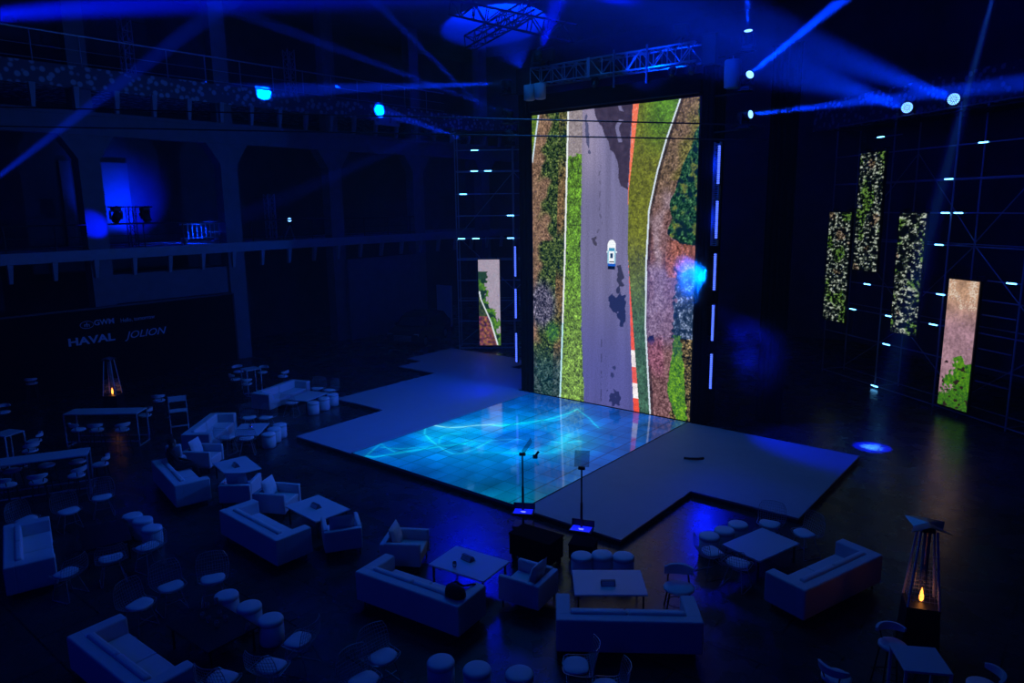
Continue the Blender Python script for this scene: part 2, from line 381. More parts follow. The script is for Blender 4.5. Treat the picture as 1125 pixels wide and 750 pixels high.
# number board on the upper beam
a = atx(411, 126.5, XL+.06); b_ = atx(439, 139.5, XL+.06)
t = thing('number_board', 'pale notice board fixed to the upper gallery beam', 'sign', (XL+.05, a.y, b_.z))
MB().rbox(0,.05,0,b_.y-a.y,0,a.z-b_.z,.01).build('board', M['tabletop'], t)
def text(name, s, size, material, parent, mx, sx=1.0, shear=0.0, ext=.004, off=0.0):
    c = bpy.data.curves.new(name, 'FONT'); c.body = s; c.size = size; c.extrude = ext; c.align_x = 'LEFT'; c.shear = shear; c.offset = off; c.resolution_u = 3
    tmp = bpy.data.objects.new(name, c); COL.objects.link(tmp); bpy.context.view_layer.update()
    me = bpy.data.meshes.new_from_object(tmp.evaluated_get(bpy.context.evaluated_depsgraph_get())); bpy.data.objects.remove(tmp)
    me.materials.clear(); me.materials.append(material); ob = bpy.data.objects.new(name, me); COL.objects.link(ob); ob.parent = parent
    ob.matrix_local = mx @ Matrix.Diagonal((sx,1,1,1)); return ob
# face of a left-wall sign looks towards +x; text runs along +y
FX = Matrix(((0,0,1,0),(1,0,0,0),(0,1,0,0),(0,0,0,1)))
text('numeral', '7', .42, M['paper'], t, Matrix.Translation((.056, 1.05, .16)) @ FX, off=.006)
text('wave_mark', '~', .42, M['paper'], t, Matrix.Translation((.056, 1.05, .42)) @ FX, off=.006)

# black sign wall with lettering
t = thing('sign_wall', 'tall black display wall with pale car-maker lettering below the gallery', 'sign', (XL, -13.2, 0))
MB().box(-.25,0,0,10.0,0,3.25).build('panel', M['cloth'], t)
MB().box(-.3,.03,-.08,0,0,3.3).build('frame_post', M['edge'], t); MB().box(-.3,.03,10.0,10.08,0,3.3).build('frame_post', M['edge'], t); MB().box(-.3,.03,0,10.0,3.25,3.33).build('frame_top', M['edge'], t)
def sgn(s, px, py, size, sx=1.0, shear=0.0, off=0.0, name='lettering'):
    q = atx(px, py, XL+.01); return text(name, s, size, M['letter'], t, Matrix.Translation((.006, q.y+13.2, q.z)) @ FX, sx, shear, .004, off)
sgn('HAVAL', 75, 380.5, .44, 1.32, 0, .014)
sgn('JOLION', 139, 372, .44, 1.12, .32, .002)
sgn('GWM', 103.5, 357.5, .32, 1.0, 0, .006)
sgn('Hello, tomorrow', 132.5, 354, .25, .84, 0, 0)
q = atx(95.5, 356.8, XL+.01)
b = MB(); b.path([(.008, .26*math.cos(k*PI/12), .15*math.sin(k*PI/12)) for k in range(24)], .012, 4, closed=True)
b.box(.002,.012,-.10,-.075,-.08,.02); b.box(.002,.012,.075,.10,-.08,.02); b.box(.002,.012,-.018,.018,-.09,.09); b.box(.002,.012,-.1,-.018,.0,.025); b.box(.002,.012,.018,.1,.0,.025)
o = b.build('round_emblem', M['letter'], t); o.location = (0, q.y+13.2, q.z)

# ================================================================== STAGE
ZS = .15
poly = [(-2.75,-8.86),(9.15,-8.86),(9.15,-5.45),(11.8,-5.45),(11.8,-.2),(7.4,-.12),(-.75,-.12),(-.75,2.9),(-3.6,2.9),(-3.6,4.6),(-8.85,4.6),(-8.85,1.5),(-7.85,1.5),(-7.85,.05),(-5.5,.05),(-5.5,-5.2),(-2.8,-5.2)]
t = thing('stage_platform', 'low pale stage platform with stepped corners in front of the tall screen', 'stage')
MB().prism(poly, ZS-.05, ZS).build('deck', M['stage'], t)
cx = sum(p[0] for p in poly)/len(poly); cy = sum(p[1] for p in poly)/len(poly)
MB().prism(poly, 0, ZS-.05).build('skirt', M['edge'], t).scale = (.9995,.9995,1)
b = MB()
for i in range(len(poly)):
    p = Vector((*poly[i],ZS-.012)); q = Vector((*poly[(i+1)%len(poly)],ZS-.012)); b.tube(p, q, .012, 4)
b.build('edge_trim', M['alu'], t)

# ------------------------------------------------ luminous dance floor
CURV = [  # polylines in metres on the floor, half width, colour added, strength
 ([(.54,-8.78),(.28,-8.3),(.04,-7.8),(.5,-7.95),(.99,-8.05),(1.25,-7.6),(1.42,-7.18)], .05, (20,150,120), .8),
 ([(.54,-8.78),(.8,-8.72),(1.05,-8.2),(1.35,-7.55),(1.75,-6.75),(2.1,-6.2)], .07, (10,190,160), .85),
 ([(.3,-8.0),(.9,-7.75),(1.3,-7.2),(1.63,-6.7)], .06, (10,170,150), .7),
 ([(-.02,-5.48),(-.02,-5.85),(.4,-6.3),(1.01,-6.63),(1.98,-7.03),(2.45,-7.12),(2.64,-6.9),(2.68,-6.51),(2.6,-5.95),(2.5,-5.45)], .05, (40,200,230), .8),
 ([(1.3,-5.6),(1.0,-5.85),(1.03,-6.17),(1.3,-6.55),(1.66,-6.86),(2.0,-6.9),(2.21,-6.85),(2.35,-6.4),(2.3,-6.0)], .045, (30,190,230), .6),
 ([(-.05,-5.48),(.3,-5.42),(.62,-5.31),(.9,-5.0),(1.05,-4.72),(1.5,-4.2)], .07, (190,240,255), 1.0),
 ([(1.1,-4.6),(1.82,-4.15),(2.34,-3.25),(2.6,-2.7),(2.67,-2.48),(2.75,-1.7),(2.70,-1.05)], .09, (10,215,190), .9),
 ([(2.7,-1.05),(3.1,-1.35),(3.66,-1.74),(4.1,-2.15),(4.5,-2.47)], .05, (10,190,170), .8),
 ([(2.0,-3.9),(2.6,-3.2),(2.9,-2.5),(2.85,-1.9),(2.72,-1.2)], .12, (10,180,190), .55),
 ([(2.9,-6.6),(3.5,-6.2),(4.3,-5.7),(4.71,-5.3),(4.7,-4.9),(4.44,-4.34),(4.1,-3.6)], .16, (0,190,230), .5),
 ([(1.9,-6.0),(2.5,-5.6),(2.9,-5.1),(3.2,-4.9)], .05, (70,190,240), .6),
 ([(2.5,-5.9),(3.0,-5.5),(3.15,-5.0)], .04, (60,180,240), .5),
 ([(4.1,-4.5),(4.5,-4.3),(4.75,-3.9)], .07, (40,220,245), .6),
]
SEG = []
for pts, w, c, s in CURV:
    for p, q in zip(pts, pts[1:]): SEG.append((p[0],p[1],q[0]-p[0],q[1]-p[1],w,c,s))
def floor_col(u, v):
    x = u; y = v-8.86
    r = math.hypot((x-2.5)/3.3, (y+5.0)/4.0)
    c = mixc((0,142,238), (0,70,160), smooth(.3,1.2,r))
    c = mixc(c, (0,120,140), smooth(-6.2,-8.86,y)*smooth(2.5,6.5,x)*.75)           # greener towards the front corner
    c = mixc(c, (2,170,240), smooth(1.5,.1,math.hypot(x-.95,(y+5.75)*.9))*.8)
    c = mixc(c, (2,170,225), smooth(1.6,.2,math.hypot(x-4.4,(y+4.4)))*.7)
    c = mixc(c, (0,85,205), smooth(1.15,.75,math.hypot(x-3.25,(y+4.75)*.95))*.65)
    c = mixc(c, (24,60,120), smooth(5.2,6.4,x)*smooth(-3.8,-.5,y)*.9)
    n = nz(x,y,1.1,3)*.5+nz(x+3,y*.5,2.6,9)*.35
    c = tuple(k*(1+.38*n) for k in c)
    add = [0,0,0]
    for px,py,dx,dy,w,cc,s in SEG:
        if abs(x-px-dx*.5) > abs(dx)+w*6 or abs(y-py-dy*.5) > abs(dy)+w*6: continue
        t = max(0,min(1,((x-px)*dx+(y-py)*dy)/(dx*dx+dy*dy+1e-9))); d = math.hypot(x-px-dx*t, y-py-dy*t)
        g = s*(math.exp(-(d/(w*.75))**2*1.6)*.5 + math.exp(-d/(w*3.5))*.32)
        for i in range(3): add[i] = max(add[i], cc[i]*g)
    c = tuple(c[i] + add[i]*(1-c[i]/330) for i in range(3))
    fx = abs((x/.5)%1-.5); fy = abs(((y+8.86)/.5)%1-.5)
    if fx > .47 or fy > .47: c = tuple(k*.70 for k in c)
    tile = nz(math.floor(x/.5)*1.7, math.floor((y+8.86)/.5)*1.3, 1.0, 20); c = tuple(k*(1+.16*tile) for k in c)
    return c
t = thing('dance_floor', 'glowing cyan and blue luminous tile floor set into the stage', 'led floor', (0,-8.86,ZS))
MB().box(0,6.5,0,8.7,0,.016).build('frame', M['edge'], t)
picture('display_surface', 6.46, 8.66, 260, 346, floor_col, M['videofloor'], t, (.02,.02,.018), (1,0,0), (0,1,0))
for pxy, L, nm in (((588,504),.22,'small black clamp lying on the glowing floor'),((763,505),.55,'black curved strap lying on the right side of the stage')):
    q = at(*pxy, ZS); b = MB()
    if L < .3: b.rbox(-.07,.07,-.05,.05,0,.1,.015); b.tube((.02,0,.1),(.1,0,.2),.035,8)
    else: b.path([(-.28,.06,.02),(-.12,-.02,.03),(.1,-.03,.03),(.26,.05,.02)], .035, 6)
    o = b.build('floor_clamp' if L < .3 else 'black_strap', M['rubber']); o.location = (q.x,q.y,ZS+(.02 if L < .3 else .015)); tag(o, nm, 'clamp' if L < .3 else 'strap')
    o.rotation_euler = (0,0,R(36))

# ------------------------------------------------ tall screen
W, ZB, ZT = 6.5, ZS, 10.47
L2 = [(.16,1.24),(5.25,1.45),(10.46,1.6)]; RL = [(.2,2.33),(2.5,2.2),(5.29,2.14),(9.5,2.18),(10.5,2.2)]
KL = [(.16,4.39),(2.3,4.25),(4.91,4.12),(5.6,4.06),(7.73,4.04),(10.48,4.16)]; KR = [(.16,4.62),(4.91,4.13),(5.6,4.06),(7.72,4.06),(10.46,4.39)]
L3 = [(.15,5.04),(3.14,4.79),(5.37,4.77),(7.04,4.83),(8.28,5.1),(9.28,5.4),(10.46,5.84)]
TREE = [(5.9,6.9),(6.0,5.95),(6.3,5.5),(7.0,5.6),(8.05,5.84),(9.0,6.2),(9.7,6.5)]       # left edge of the trees over height
def in_poly(x, z, P):
    c = False
    for i in range(len(P)):
        a, b = P[i], P[i-1]
        if (a[1] > z) != (b[1] > z) and x < (b[0]-a[0])*(z-a[1])/(b[1]-a[1])+a[0]: c = not c
    return c
WET = [(2.6,10.6),(4.16,10.6),(4.04,7.73),(3.74,7.82),(3.6,8.72),(3.16,9.28),(2.88,9.99)]
BLOB = [(3.3,4.1),(3.45,4.2),(3.66,4.12),(3.8,4.3),(3.98,4.15),(4.02,3.5),(3.92,3.05),(3.75,3.1),(3.68,3.55),(3.42,3.65)]
def screen_col(x, v):
    z = v+ZB
    a = nz(x,z,2.2,1); b = nz(x,z,6.5,5); c = nz(x,z,15,8); e_ = nz(x,z,31,77); f = b*.9+c*1.1+e_*.9
    j = a*.05+c*.02; l2 = interp(L2,z); rl = interp(RL,z); kl = interp(KL,z); kr = interp(KR,z); l3 = interp(L3,z)
    if l2-.035 < x < l2+.035: return (190,235,245) if z < 3 else (235,240,240)
    if x < l2:
        l1 = .3*(z-8.82)/1.64
        if z > 8.82:
            if abs(x-l1) < .035: return (205,225,235)
            if x < l1: return (95+40*f,125+40*f,35)
        dirt = (128+55*f,100+45*f,78+38*f); bush = (48+80*f,68+80*f,26+50*f)
        k = smooth(-.1,.25, x-(.55 if z > 6 else .25)-.2*(z-8)*.12+a*.5)           # dirt track on the left, bushes on its right
        col = mixc(dirt, bush, k)
        if x > l2-.38: col = mixc(col, (120+70*f,88+50*f,58+40*f), smooth(-.3,.3,nz(x*2,z,.7,31))*.8)
        if z < 5: col = mixc(col, (78+85*f,76+80*f,96+85*f), smooth(1.1,.5,math.hypot((x-.42)/.75,(z-3.6)/1.1)))
        if z < 2.4: col = mixc(col, (32+55*f,64+55*f,66+60*f), smooth(2.4,1.1,z)*.85)
        if .5 < x and 2.0 < z < 3.2: col = mixc(col, (60+50*f,110+60*f,50), smooth(.5,-.1,math.hypot((x-.9)/.5,(z-2.6)/.6)-.4))
        return col
    if x < rl+j*.6:
        if z > 9.0+j*3: return (150+25*f,138+25*f,140+25*f)
        g = mixc((112,145,62), (90,132,38), smooth(1.5,6,z)); s = 1+.55*f+.2*a
        return tuple(k*s for k in g)
    if x < kl:
        # car seen from above
        dx = x-3.425; dz = z-5.58
        if abs(dx) < .24 and -.62 < dz < .56:
            hw = .165 if dz < .3 else .165*math.sqrt(max(0,1-((dz-.3)/.2)**2))
            if abs(dx) < hw and -.32 < dz < .5:
                if -.005 < dz-.12 < .09 and abs(dx) < .12: return (60,150,190)
                if -.13 < dz < .035 and abs(dx) < .055: return (22,60,100)
                if abs(dx) > .105 and dz < .12: return (150,205,225)
                if dz < -.24 and abs(dx) < .10 and dz > -.275: return (10,30,60)
                return (248,252,255)
            if .06 < dz < .11 and abs(dx) < .205: return (235,245,250)
            if -.40 < dz <= -.32 and abs(dx) < .155: return (20,90,200)
            if -.52 < dz <= -.40 and abs(dx) < .15: return (6,14,34)
        st = nz(x*5,z*.35,1.0,12)*.5+nz(x*11,z*.5,1.0,17)*.3
        col = mixc((88,88,152), (118,114,152), smooth(1.0,5.5,z)); col = mixc(col, (150,140,168), smooth(7.0,9.5,z)*smooth(3.5,2.4,x))
        col = tuple(k*(1+.16*st+.05*c) for k in col)
        if in_poly(x+j*1.5, z+a*.2, WET) and not (3.62 < x+a*.2 < 3.78 and z > 9.3 and a > -.2): col = (62+14*b,53+12*b,74+14*b)
        elif in_poly(x+b*.09, z+b*.12, BLOB): col = (36,44,88)
        elif math.hypot((x-3.76+.1*(z-4.9))/.13,(z-4.85)/.33) < 1+b*.9: col = (54,54,78)
        elif math.hypot((x-3.72)/.08,(z-4.35)/.12) < 1+b*.6: col = (50,52,84)
        elif math.hypot((x-3.6)/.26,(z-.42)/.3) < .9+b*1.2: col = (42,46,96)
        elif math.hypot((x-3.52)/.16,(z-1.35)/.25) < .5+b*1.3: col = (52,56,106)
        elif math.hypot((x-2.72)/.12,(z-6.05)/.22) < .7+b*1.4: col = (70,66,86)
        elif math.hypot((x-2.36-.12*(10-z))/.07,(z-9.6)/.55) < 1+b*.8: col = (84,86,120)
        if abs(x-2.95-.2*a) < .035 and 6.3 < z < 8.6 and b > -.05: col = tuple(k*.8 for k in col)
        if abs(x-3.05) < .03 and z < 2.6 and b > .0: col = tuple(k*.75 for k in col)
        return col
    if x < kr:
        if z > 5: return (248,120,86) if c > -.35 else (255,165,140)
        for lo, hi, col in ((2.32,9,(244,92,72)),(1.72,2.32,(250,236,238)),(1.16,1.72,(238,96,84)),(.62,1.16,(252,240,240)),(-1,.62,(244,84,60))):
            if lo <= z < hi: return tuple(k*(1+.12*b) for k in col)
    if abs(x-l3) < .03: return (215,228,238)
    if x < l3:
        g = mixc((62,98,78), (106,112,34), smooth(2.5,6.2,z)); g = mixc(g, (84,128,34), smooth(8.4,10.2,z)*smooth(4.2,5.2,x))
        return tuple(k*(1+.32*f+.18*a) for k in g)
    d = x-l3; up_ = smooth(5.5,5.0,z)
    brown = mixc((120+50*f,84+42*f,84+45*f), (110+55*f,90+45*f,66+42*f), smooth(6,8.5,z))
    if d < .14: brown = tuple(k*.55 for k in brown)
    brown = mixc(brown, (160+40*f,138+40*f,150+42*f), smooth(.4,.1,abs(d-.42+a*.35))*.75*smooth(2.6,4.2,z+a)*smooth(8.0,6.8,z+a))
    brown = mixc(brown, (124+36*f,104+36*f,150+40*f), .6*smooth(2.3,3.0,z)*up_)
    if z > 8: brown = mixc(brown, (112+55*f,112+55*f,42+40*f), smooth(.45,1.0,d+a*.3)*.8)
    tl = interp(TREE, z)+a*.12
    if z > 5.95 and x > tl:
        leaf = (28+55*f,70+65*f,44+40*f)
        leaf = mixc(leaf, (92+50*f,106+45*f,50), smooth(.1,.4,nz(x,z,4,44))); leaf = mixc(leaf, (8,34,42), smooth(-.1,-.4,nz(x,z,6,50)))
        brown = leaf
    elif 4.9 < z < 6.1 and d > .7: brown = mixc(brown, (156+70*f,92+45*f,74+45*f), .8*smooth(.6,1.1,d+a*.4))
    if z < 5.15+a*.6 and x > 5.84+b*.16+a*.15:
        brown = (36+115*max(0,f)+30*b,56+110*max(0,f)+30*b,84+120*max(0,f)+30*b) if z > 2.9 else (78+115*f,68+95*f,42+70*f)
    if z < 3.0 and interp([(.1,6.05),(1.04,5.66),(2.93,5.84)],z)+b*.06 < x < interp([(.1,6.42),(1.5,6.28),(2.93,6.1)],z)+b*.08:
        brown = mixc((88+50*f,142+55*f,34), (60+40*f,104+40*f,60), smooth(1.9,2.6,z))
    if math.hypot((x-5.02)/.14,(z-2.75)/.17) < 1+b*.6: brown = (30,32,84)
    brown = mixc(brown, (150+70*f,84+50*f,112+60*f), .6*smooth(.75,.5,d)*smooth(1.4,1.9,z+a*.4)*smooth(2.9,2.4,z+a*.4))
    return brown
t = thing('video_screen', 'tall bright portrait screen showing a white car on a road from above', 'screen', (0,0,0))
MB().box(-.04,W+.04,.03,.22,ZB-.02,ZT+.05).build('cabinet_wall', M['black'], t)
picture('display_surface', W, ZT-ZB, 360, 560, screen_col, M['video'], t, (0,0,ZB))
# dark towers and header carrying it
def tower(x0, x1, ztop, label):
    t = thing('screen_tower', label, 'tower', ((x0+x1)/2, .35, 0)); w = (x1-x0)/2
    b = MB(); n = 9                                                          # drape with shallow folds
    pts = []
    for k in range(4*n):
        s = k/n; e = int(s); f = s-e; q = .025*math.sin(k*2.2)
        pts.append([(-w+2*w*f,-.35+q),(w+q,-.35+.9*f),(w-2*w*f,.55+q),(-w+q,.55-.9*f)][e])
    b.prism(pts, .0, ztop-.9); b.build('drape', M['cloth'], t)
    MB().rbox(-w-.06,w+.06,-.42,.62,ztop-.9,ztop,.03).build('head_block', M['black'], t)
    MB().box(-w-.02,w+.02,-.36,.58,0,.05).build('base_plate', M['black'], t)
    return t
tr = tower(6.58, 6.94, 12.25, 'black draped tower right of the tall screen'); tl = tower(-.62, -.10, 12.15, 'black draped tower left of the tall screen')
for z in (9.44, 10.50, 11.60):
    b = MB(); b.tube((.1,-.25,z-.055),(1.42,-.45,z-.055),.025,6); b.box(1.0,1.42,-.62,-.3,z-.03,z-.005); b.build('lamp_arm', M['black'], tr)
for z, e in ((9.53,-.6),(10.31,-.7),(11.36,-.75)):
    b = MB(); b.tube((-.1,-.25,z-.055),(e-.15,-.45,z-.055),.025,6); b.box(e-.2,e+.15,-.62,-.3,z-.03,z-.005); b.build('lamp_arm', M['black'], tl)
for z in (1.38,2.95,4.56,6.17,7.82):
    for k in (.1,1.05): MB().tube((.15,-.1,z+k),(.405,-.33,z+k),.015,6).build('bar_arm', M['black'], tr)
for z in (1.25,2.98,4.6):
    for k in (.1,1.05): MB().tube((-.2,-.1,z+k),(-.385,-.33,z+k),.015,6).build('bar_arm', M['black'], tl)
b = MB()
for k in range(58): b.box(.21,.40,-.25,-.15,5.95+k*.054,5.95+k*.054+.02)
b.box(.20,.22,-.26,-.12,5.95,9.1); b.box(.39,.41,-.26,-.12,5.95,9.1); b.build('louvre', M['galv'], tr)
t = thing('screen_header', 'black horizontal header above the tall screen', 'beam', (0,.0,ZT+.06))
MB().rbox(-.05,W+.05,-.08,.3,0,.62,.03).build('fascia', M['cloth'], t); MB().tube((0,-.1,.05),(W,-.1,.05),.02).build('hem_bar', M['black'], t)
# truss over the header
t = thing('lighting_truss', 'aluminium lattice truss spanning above the tall screen', 'truss', (0,.1,11.78))
lattice(MB(), (.08,0,0), (2.55,0,0), .55, 5, .03).build('truss_section', M['alu'], t); lattice(MB(), (2.6,0,0), (6.40,0,0), .55, 8, .035).build('truss_section', M['alu'], t)
for xx in (3.55,4.75): MB().tube((xx,-.3,-.75),(xx,-.3,.42),.035).build('clamp_post', M['alu'], t)
MB().box(2.5,2.62,-.32,.32,-.32,.32).build('end_plate', M['alu'], t)
for xx, lab in ((.25,'left'),(.72,'right')):
    o = thing('chain_bag', 'pale chain bag hanging at the left end of the screen truss, %s one' % lab, 'bag', (xx,-.45,10.92)); MB().lathe([(.14,0),(.2,.03),(.21,.5),(.2,.52)], 14).build('sack', M['bag'], o, True); MB().tube((0,0,.5),(0,.08,.66),.015).build('hook', M['galv'], o)
o = thing('chain_bag', 'pale blue-lit chain bag hanging right of the screen tower', 'bag', (7.50,.02,10.6)); MB().lathe([(.18,0),(.24,.03),(.25,.75),(.23,.8)], 16).build('sack', M['bag'], o, True); MB().tube((0,0,.8),(0,0,.92),.02).build('hook', M['galv'], o)
o = thing('truss_drape', 'tall dark pleated drape hanging behind the right screen tower', 'drape', (8.45,1.9,0)); b = MB()
b.add([(-.45+k*.06, .05*math.sin(k*1.9), z) for z in (.02,12.0) for k in range(16)], [(k,k+1,k+17,k+16) for k in range(15)]); dr = b.build('cloth', M['cloth'], o); sm = dr.modifiers.new('thick','SOLIDIFY'); sm.thickness = .02
MB().tube((-.5,0,12.0),(.5,0,12.0),.02).build('drape_rail', M['black'], o)
# square work lamps on the truss
for (x, lab) in ((.95,'square floodlight on the truss above the left part of the screen'),(5.95,'square floodlight on the truss near its right end')):
    o = thing('floodlight', lab, 'stage light', (x,-.25,12.15)); MB().rbox(-.22,.22,-.1,.1,.05,.42,.02).build('housing', M['black'], o); MB().box(-.18,.18,-.112,-.1,.09,.38).build('lens_panel', M['blacktop'], o); MB().box(-.03,.03,-.03,.03,-.1,.06).build('bracket', M['black'], o)
for x, lab in ((2.75,'second'),(5.6,'third'),(6.25,'fourth')):
    moving_head((x,-.1,11.46), (.1,-.6,-.8), 'small unlit lamp under the screen truss, %s from the left' % lab, up=-1, scale=.5, lit=False)

# LED light bars beside the screen
def light_bar_maker():
    t = thing('light_bar', '', 'stage light')
    MB().box(-.05,.05,-.02,.08,-.02,1.18).build('housing', M['black'], t)
    b = MB()
    for k in range(18): b.rbox(-.04,.04,-.045,-.02,.02+k*.064,.02+k*.064+.046,.008,1)
    b.build('diode_row', M['diode'], t)
    return t
BAR = Kind(light_bar_maker)
ORD = ['lowest','second lowest','middle','second highest','highest']
for k, z in enumerate((1.38, 2.95, 4.56, 6.17, 7.82)): BAR.put(7.22, -.05, 0, 'vertical blue light bar right of the tall screen, %s of five' % ORD[k], 'light bars right of the screen', z)
for k, z in enumerate((1.25, 2.98, 4.6)): BAR.put(-.8, -.05, 0, 'vertical blue light bar left of the tall screen, %s of three' % ['lowest','middle','highest'][k], 'light bars left of the screen', z)
# ================================================================== SCAFFOLDS
def scaffold(label, base, ang, poles, levels, zt, extra, flip=1):
    """front frame in local x/z, rear frame 1.1 m behind (local +y)"""
    t = thing('scaffold', label, 'scaffold', base, ang)
    for s in poles:
        for n in (0,1.1): MB().tube((s,n,0),(s,n,zt),.03,8).build('standard', M['galv'], t); 
    for z in levels:
        for s0, s1 in zip(poles, poles[1:]): MB().tube((s0,0,z),(s1,0,z),.024,8).build('ledger', M['galv'], t)
    for (s0,s1,z) in extra: MB().tube((s0,-.03,z),(s1,-.03,z),.024,8).build('ledger', M['galv'], t)
    for z in levels[::2]:
        b = MB()
        for s in poles: b.tube((s,0,z),(s,1.1,z),.02,6)
        b.tube((poles[0],1.1,z),(poles[-1],1.1,z),.022,6); b.build('rear_ledger', M['galv'], t)
    for i, (s0,s1) in enumerate(zip(poles, poles[1:])):
        for k, (z0, z1) in enumerate(((.2,2.4),(2.95,5.7),(5.8,9.0))):
            MB().tube((s0,1.12,z0),(s1,1.12,z1),.02,6).build('brace', M['galv'], t) if (i+k) % 2 == 0 else MB().tube((s1,1.12,z0),(s0,1.12,z1),.02,6).build('brace', M['galv'], t)
    MB().box(poles[0]-.1, poles[-1]+.1, -.1, 1.2, zt-.32, zt-.28).build('top_deck', M['black'], t)
    return t
AR = math.atan2(-.6,.8)
scaffold('long tube scaffold tower with lit rungs on the right side of the hall', RP, AR, [-6.4,-3.22,-.35,2.55,5.4], [.1,1.85,2.95,4.04,5.74,6.83,7.96,9.06,10.3], 10.45,
         [(1.3,2.5,3.57),(1.3,2.5,2.45),(1.3,2.5,1.36),(1.37,2.6,4.68),(-4.3,-2.84,9.65)])
LP = Vector((-6.19,6.99,0)); AL = math.atan2(.6,.8)
def ls(s, n=0.0, z=0.0):    # s runs away from the screen
    return LP + Vector((-.8,-.6,0))*s + Vector((-.6,.8,0))*n + Vector((0,0,z))
scaffold('tube scaffold with lit rungs left of the tall screen', ls(3.2), AL, [0,2.85,5.6], [.1,1.5,2.56,3.59,4.63,5.70,6.82,7.89,9.0,10.0], 11.2, [])

# tube highlights built as short glowing strips on the rungs
def glint_maker():
    t = thing('glint_strip', '', 'glint strip')
    MB().box(-.2,.2,-.02,.02,-.005,.03).build('glint_backing', M['galv'], t); MB().tube((-.17,-.022,.0),(.17,-.022,.0),.022,8).build('glint_glow', M['glint'], t)
    MB().box(-.03,.03,-.01,.05,-.02,.045).build('glint_clip', M['black'], t); return t
GLINT = Kind(glint_maker)
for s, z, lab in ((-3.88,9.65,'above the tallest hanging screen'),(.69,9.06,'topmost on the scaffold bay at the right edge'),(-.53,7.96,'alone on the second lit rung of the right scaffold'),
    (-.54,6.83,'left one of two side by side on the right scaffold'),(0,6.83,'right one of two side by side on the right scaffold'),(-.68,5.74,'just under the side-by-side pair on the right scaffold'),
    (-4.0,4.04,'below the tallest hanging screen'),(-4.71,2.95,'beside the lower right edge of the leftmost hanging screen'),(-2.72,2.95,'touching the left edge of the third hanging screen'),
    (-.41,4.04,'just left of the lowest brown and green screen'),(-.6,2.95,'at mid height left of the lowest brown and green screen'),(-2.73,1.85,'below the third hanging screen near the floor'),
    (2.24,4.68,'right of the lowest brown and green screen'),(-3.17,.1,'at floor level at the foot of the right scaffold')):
    q = rs(s, -.035, z+.0); GLINT.put(q.x, q.y, AR, 'short strip glowing as a tube glint %s' % lab, 'glint strips on the right scaffold', q.z)
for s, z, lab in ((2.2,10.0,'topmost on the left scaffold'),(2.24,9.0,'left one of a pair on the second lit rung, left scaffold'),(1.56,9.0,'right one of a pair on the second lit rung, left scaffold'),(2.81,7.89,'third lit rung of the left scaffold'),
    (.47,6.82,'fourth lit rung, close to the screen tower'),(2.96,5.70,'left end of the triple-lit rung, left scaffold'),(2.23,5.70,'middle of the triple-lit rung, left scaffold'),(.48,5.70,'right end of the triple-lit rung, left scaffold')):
    q = ls(s, -.035, z); GLINT.put(q.x, q.y, AL, 'short strip glowing as a tube glint on %s' % lab if 'lit rung' in lab else 'short strip glowing as a tube glint %s' % lab, 'glint strips on the left scaffold', q.z)

# hanging LED banners
def leaves_col(seed, greens=0):
    def fn(u, v):
        n = nz(u*.7, v*1.5, 8.0, seed)+.8*nz(u*.8, v*1.6, 17, seed+3); g = nz(u, v, 1.6, seed+9)
        n += .35*nz(u*1.2,v*2.6,16,seed+50)
        if n < .16+.2*nz(u,v,2.3,seed+30): return (2,5,5)
        k = smooth(.16,.75,n); c = mixc((34,46,36), (200,208,190), k)
        c = mixc(c, (84,128,34), .75*smooth(.12,.35,g)); c = mixc(c, (150,108,78), .5*smooth(-.4,-.5,g))
        return c
    return fn
def ground_col(u, v):
    a = nz(u,v,2.5,3); b = nz(u,v,9,6); c = nz(u,v*1.6,20,9); f = .6*b+.5*c
    col = mixc((158,122,134), (188,148,120), smooth(2.6,4.0,v)); s = 1+.35*f+.15*a
    col = tuple(k*s for k in col)
    if v > 3.4 and c+a > .45: col = (220,200,180)
    lim = .55+.5*a+b*.25 - max(0,(1.0-v))*.35
    if v < 1.75+a*.5 and u > lim-.15: col = (66+70*f,122+75*f,26)
    if v < .7 and b > .1: col = (40+60*f,86+60*f,30)
    if v < 1.6 and nz(u,v*1.5,5.5,20) > .42: col = (40,28,26)
    return col
def road_col(u, v):
    a = nz(u,v,2.5,3); b = nz(u,v,8,6); c = nz(u,v,18,9)
    e = interp([(0,.95),(1.2,.62),(2.4,.12),(3.0,.02),(4.4,-.1)], v)
    col = (168+18*c+8*b,156+18*c,172+18*c)
    if abs(u-e+.02) < .035 and v < 2.8: return (225,235,240)
    if u < e: col = (120+90*b+50*c,72+70*b,66+60*c) if v < 1.5 else (50+50*b,66+50*b,40)
    elif u-e < .34+.25*a+b*.3 and v < 3.4: col = (70+60*b,120+60*b,34) if nz(u,v,3.2,14) > -.2 else (24,54,36)
    elif 3.2 < v < 3.8 and u < .42+b*.2: col = (34,66,44)
    return col
def banner(label, o, ang, w, h, fn):
    t = thing('led_banner', label, 'screen', o, ang)
    MB().box(-.03,w+.03,.02,.12,-.03,h+.03).build('housing', M['black'], t)
    picture('display_surface', w, h, 44, 150, fn, M['videohang'], t)
    for x in (.15,w-.15): b = MB(); b.tube((x,.07,h),(x,.07,h+.15),.012,5); b.box(x-.04,x+.04,.05,.3,h+.1,h+.16); b.build('hanger', M['black'], t)
    return t
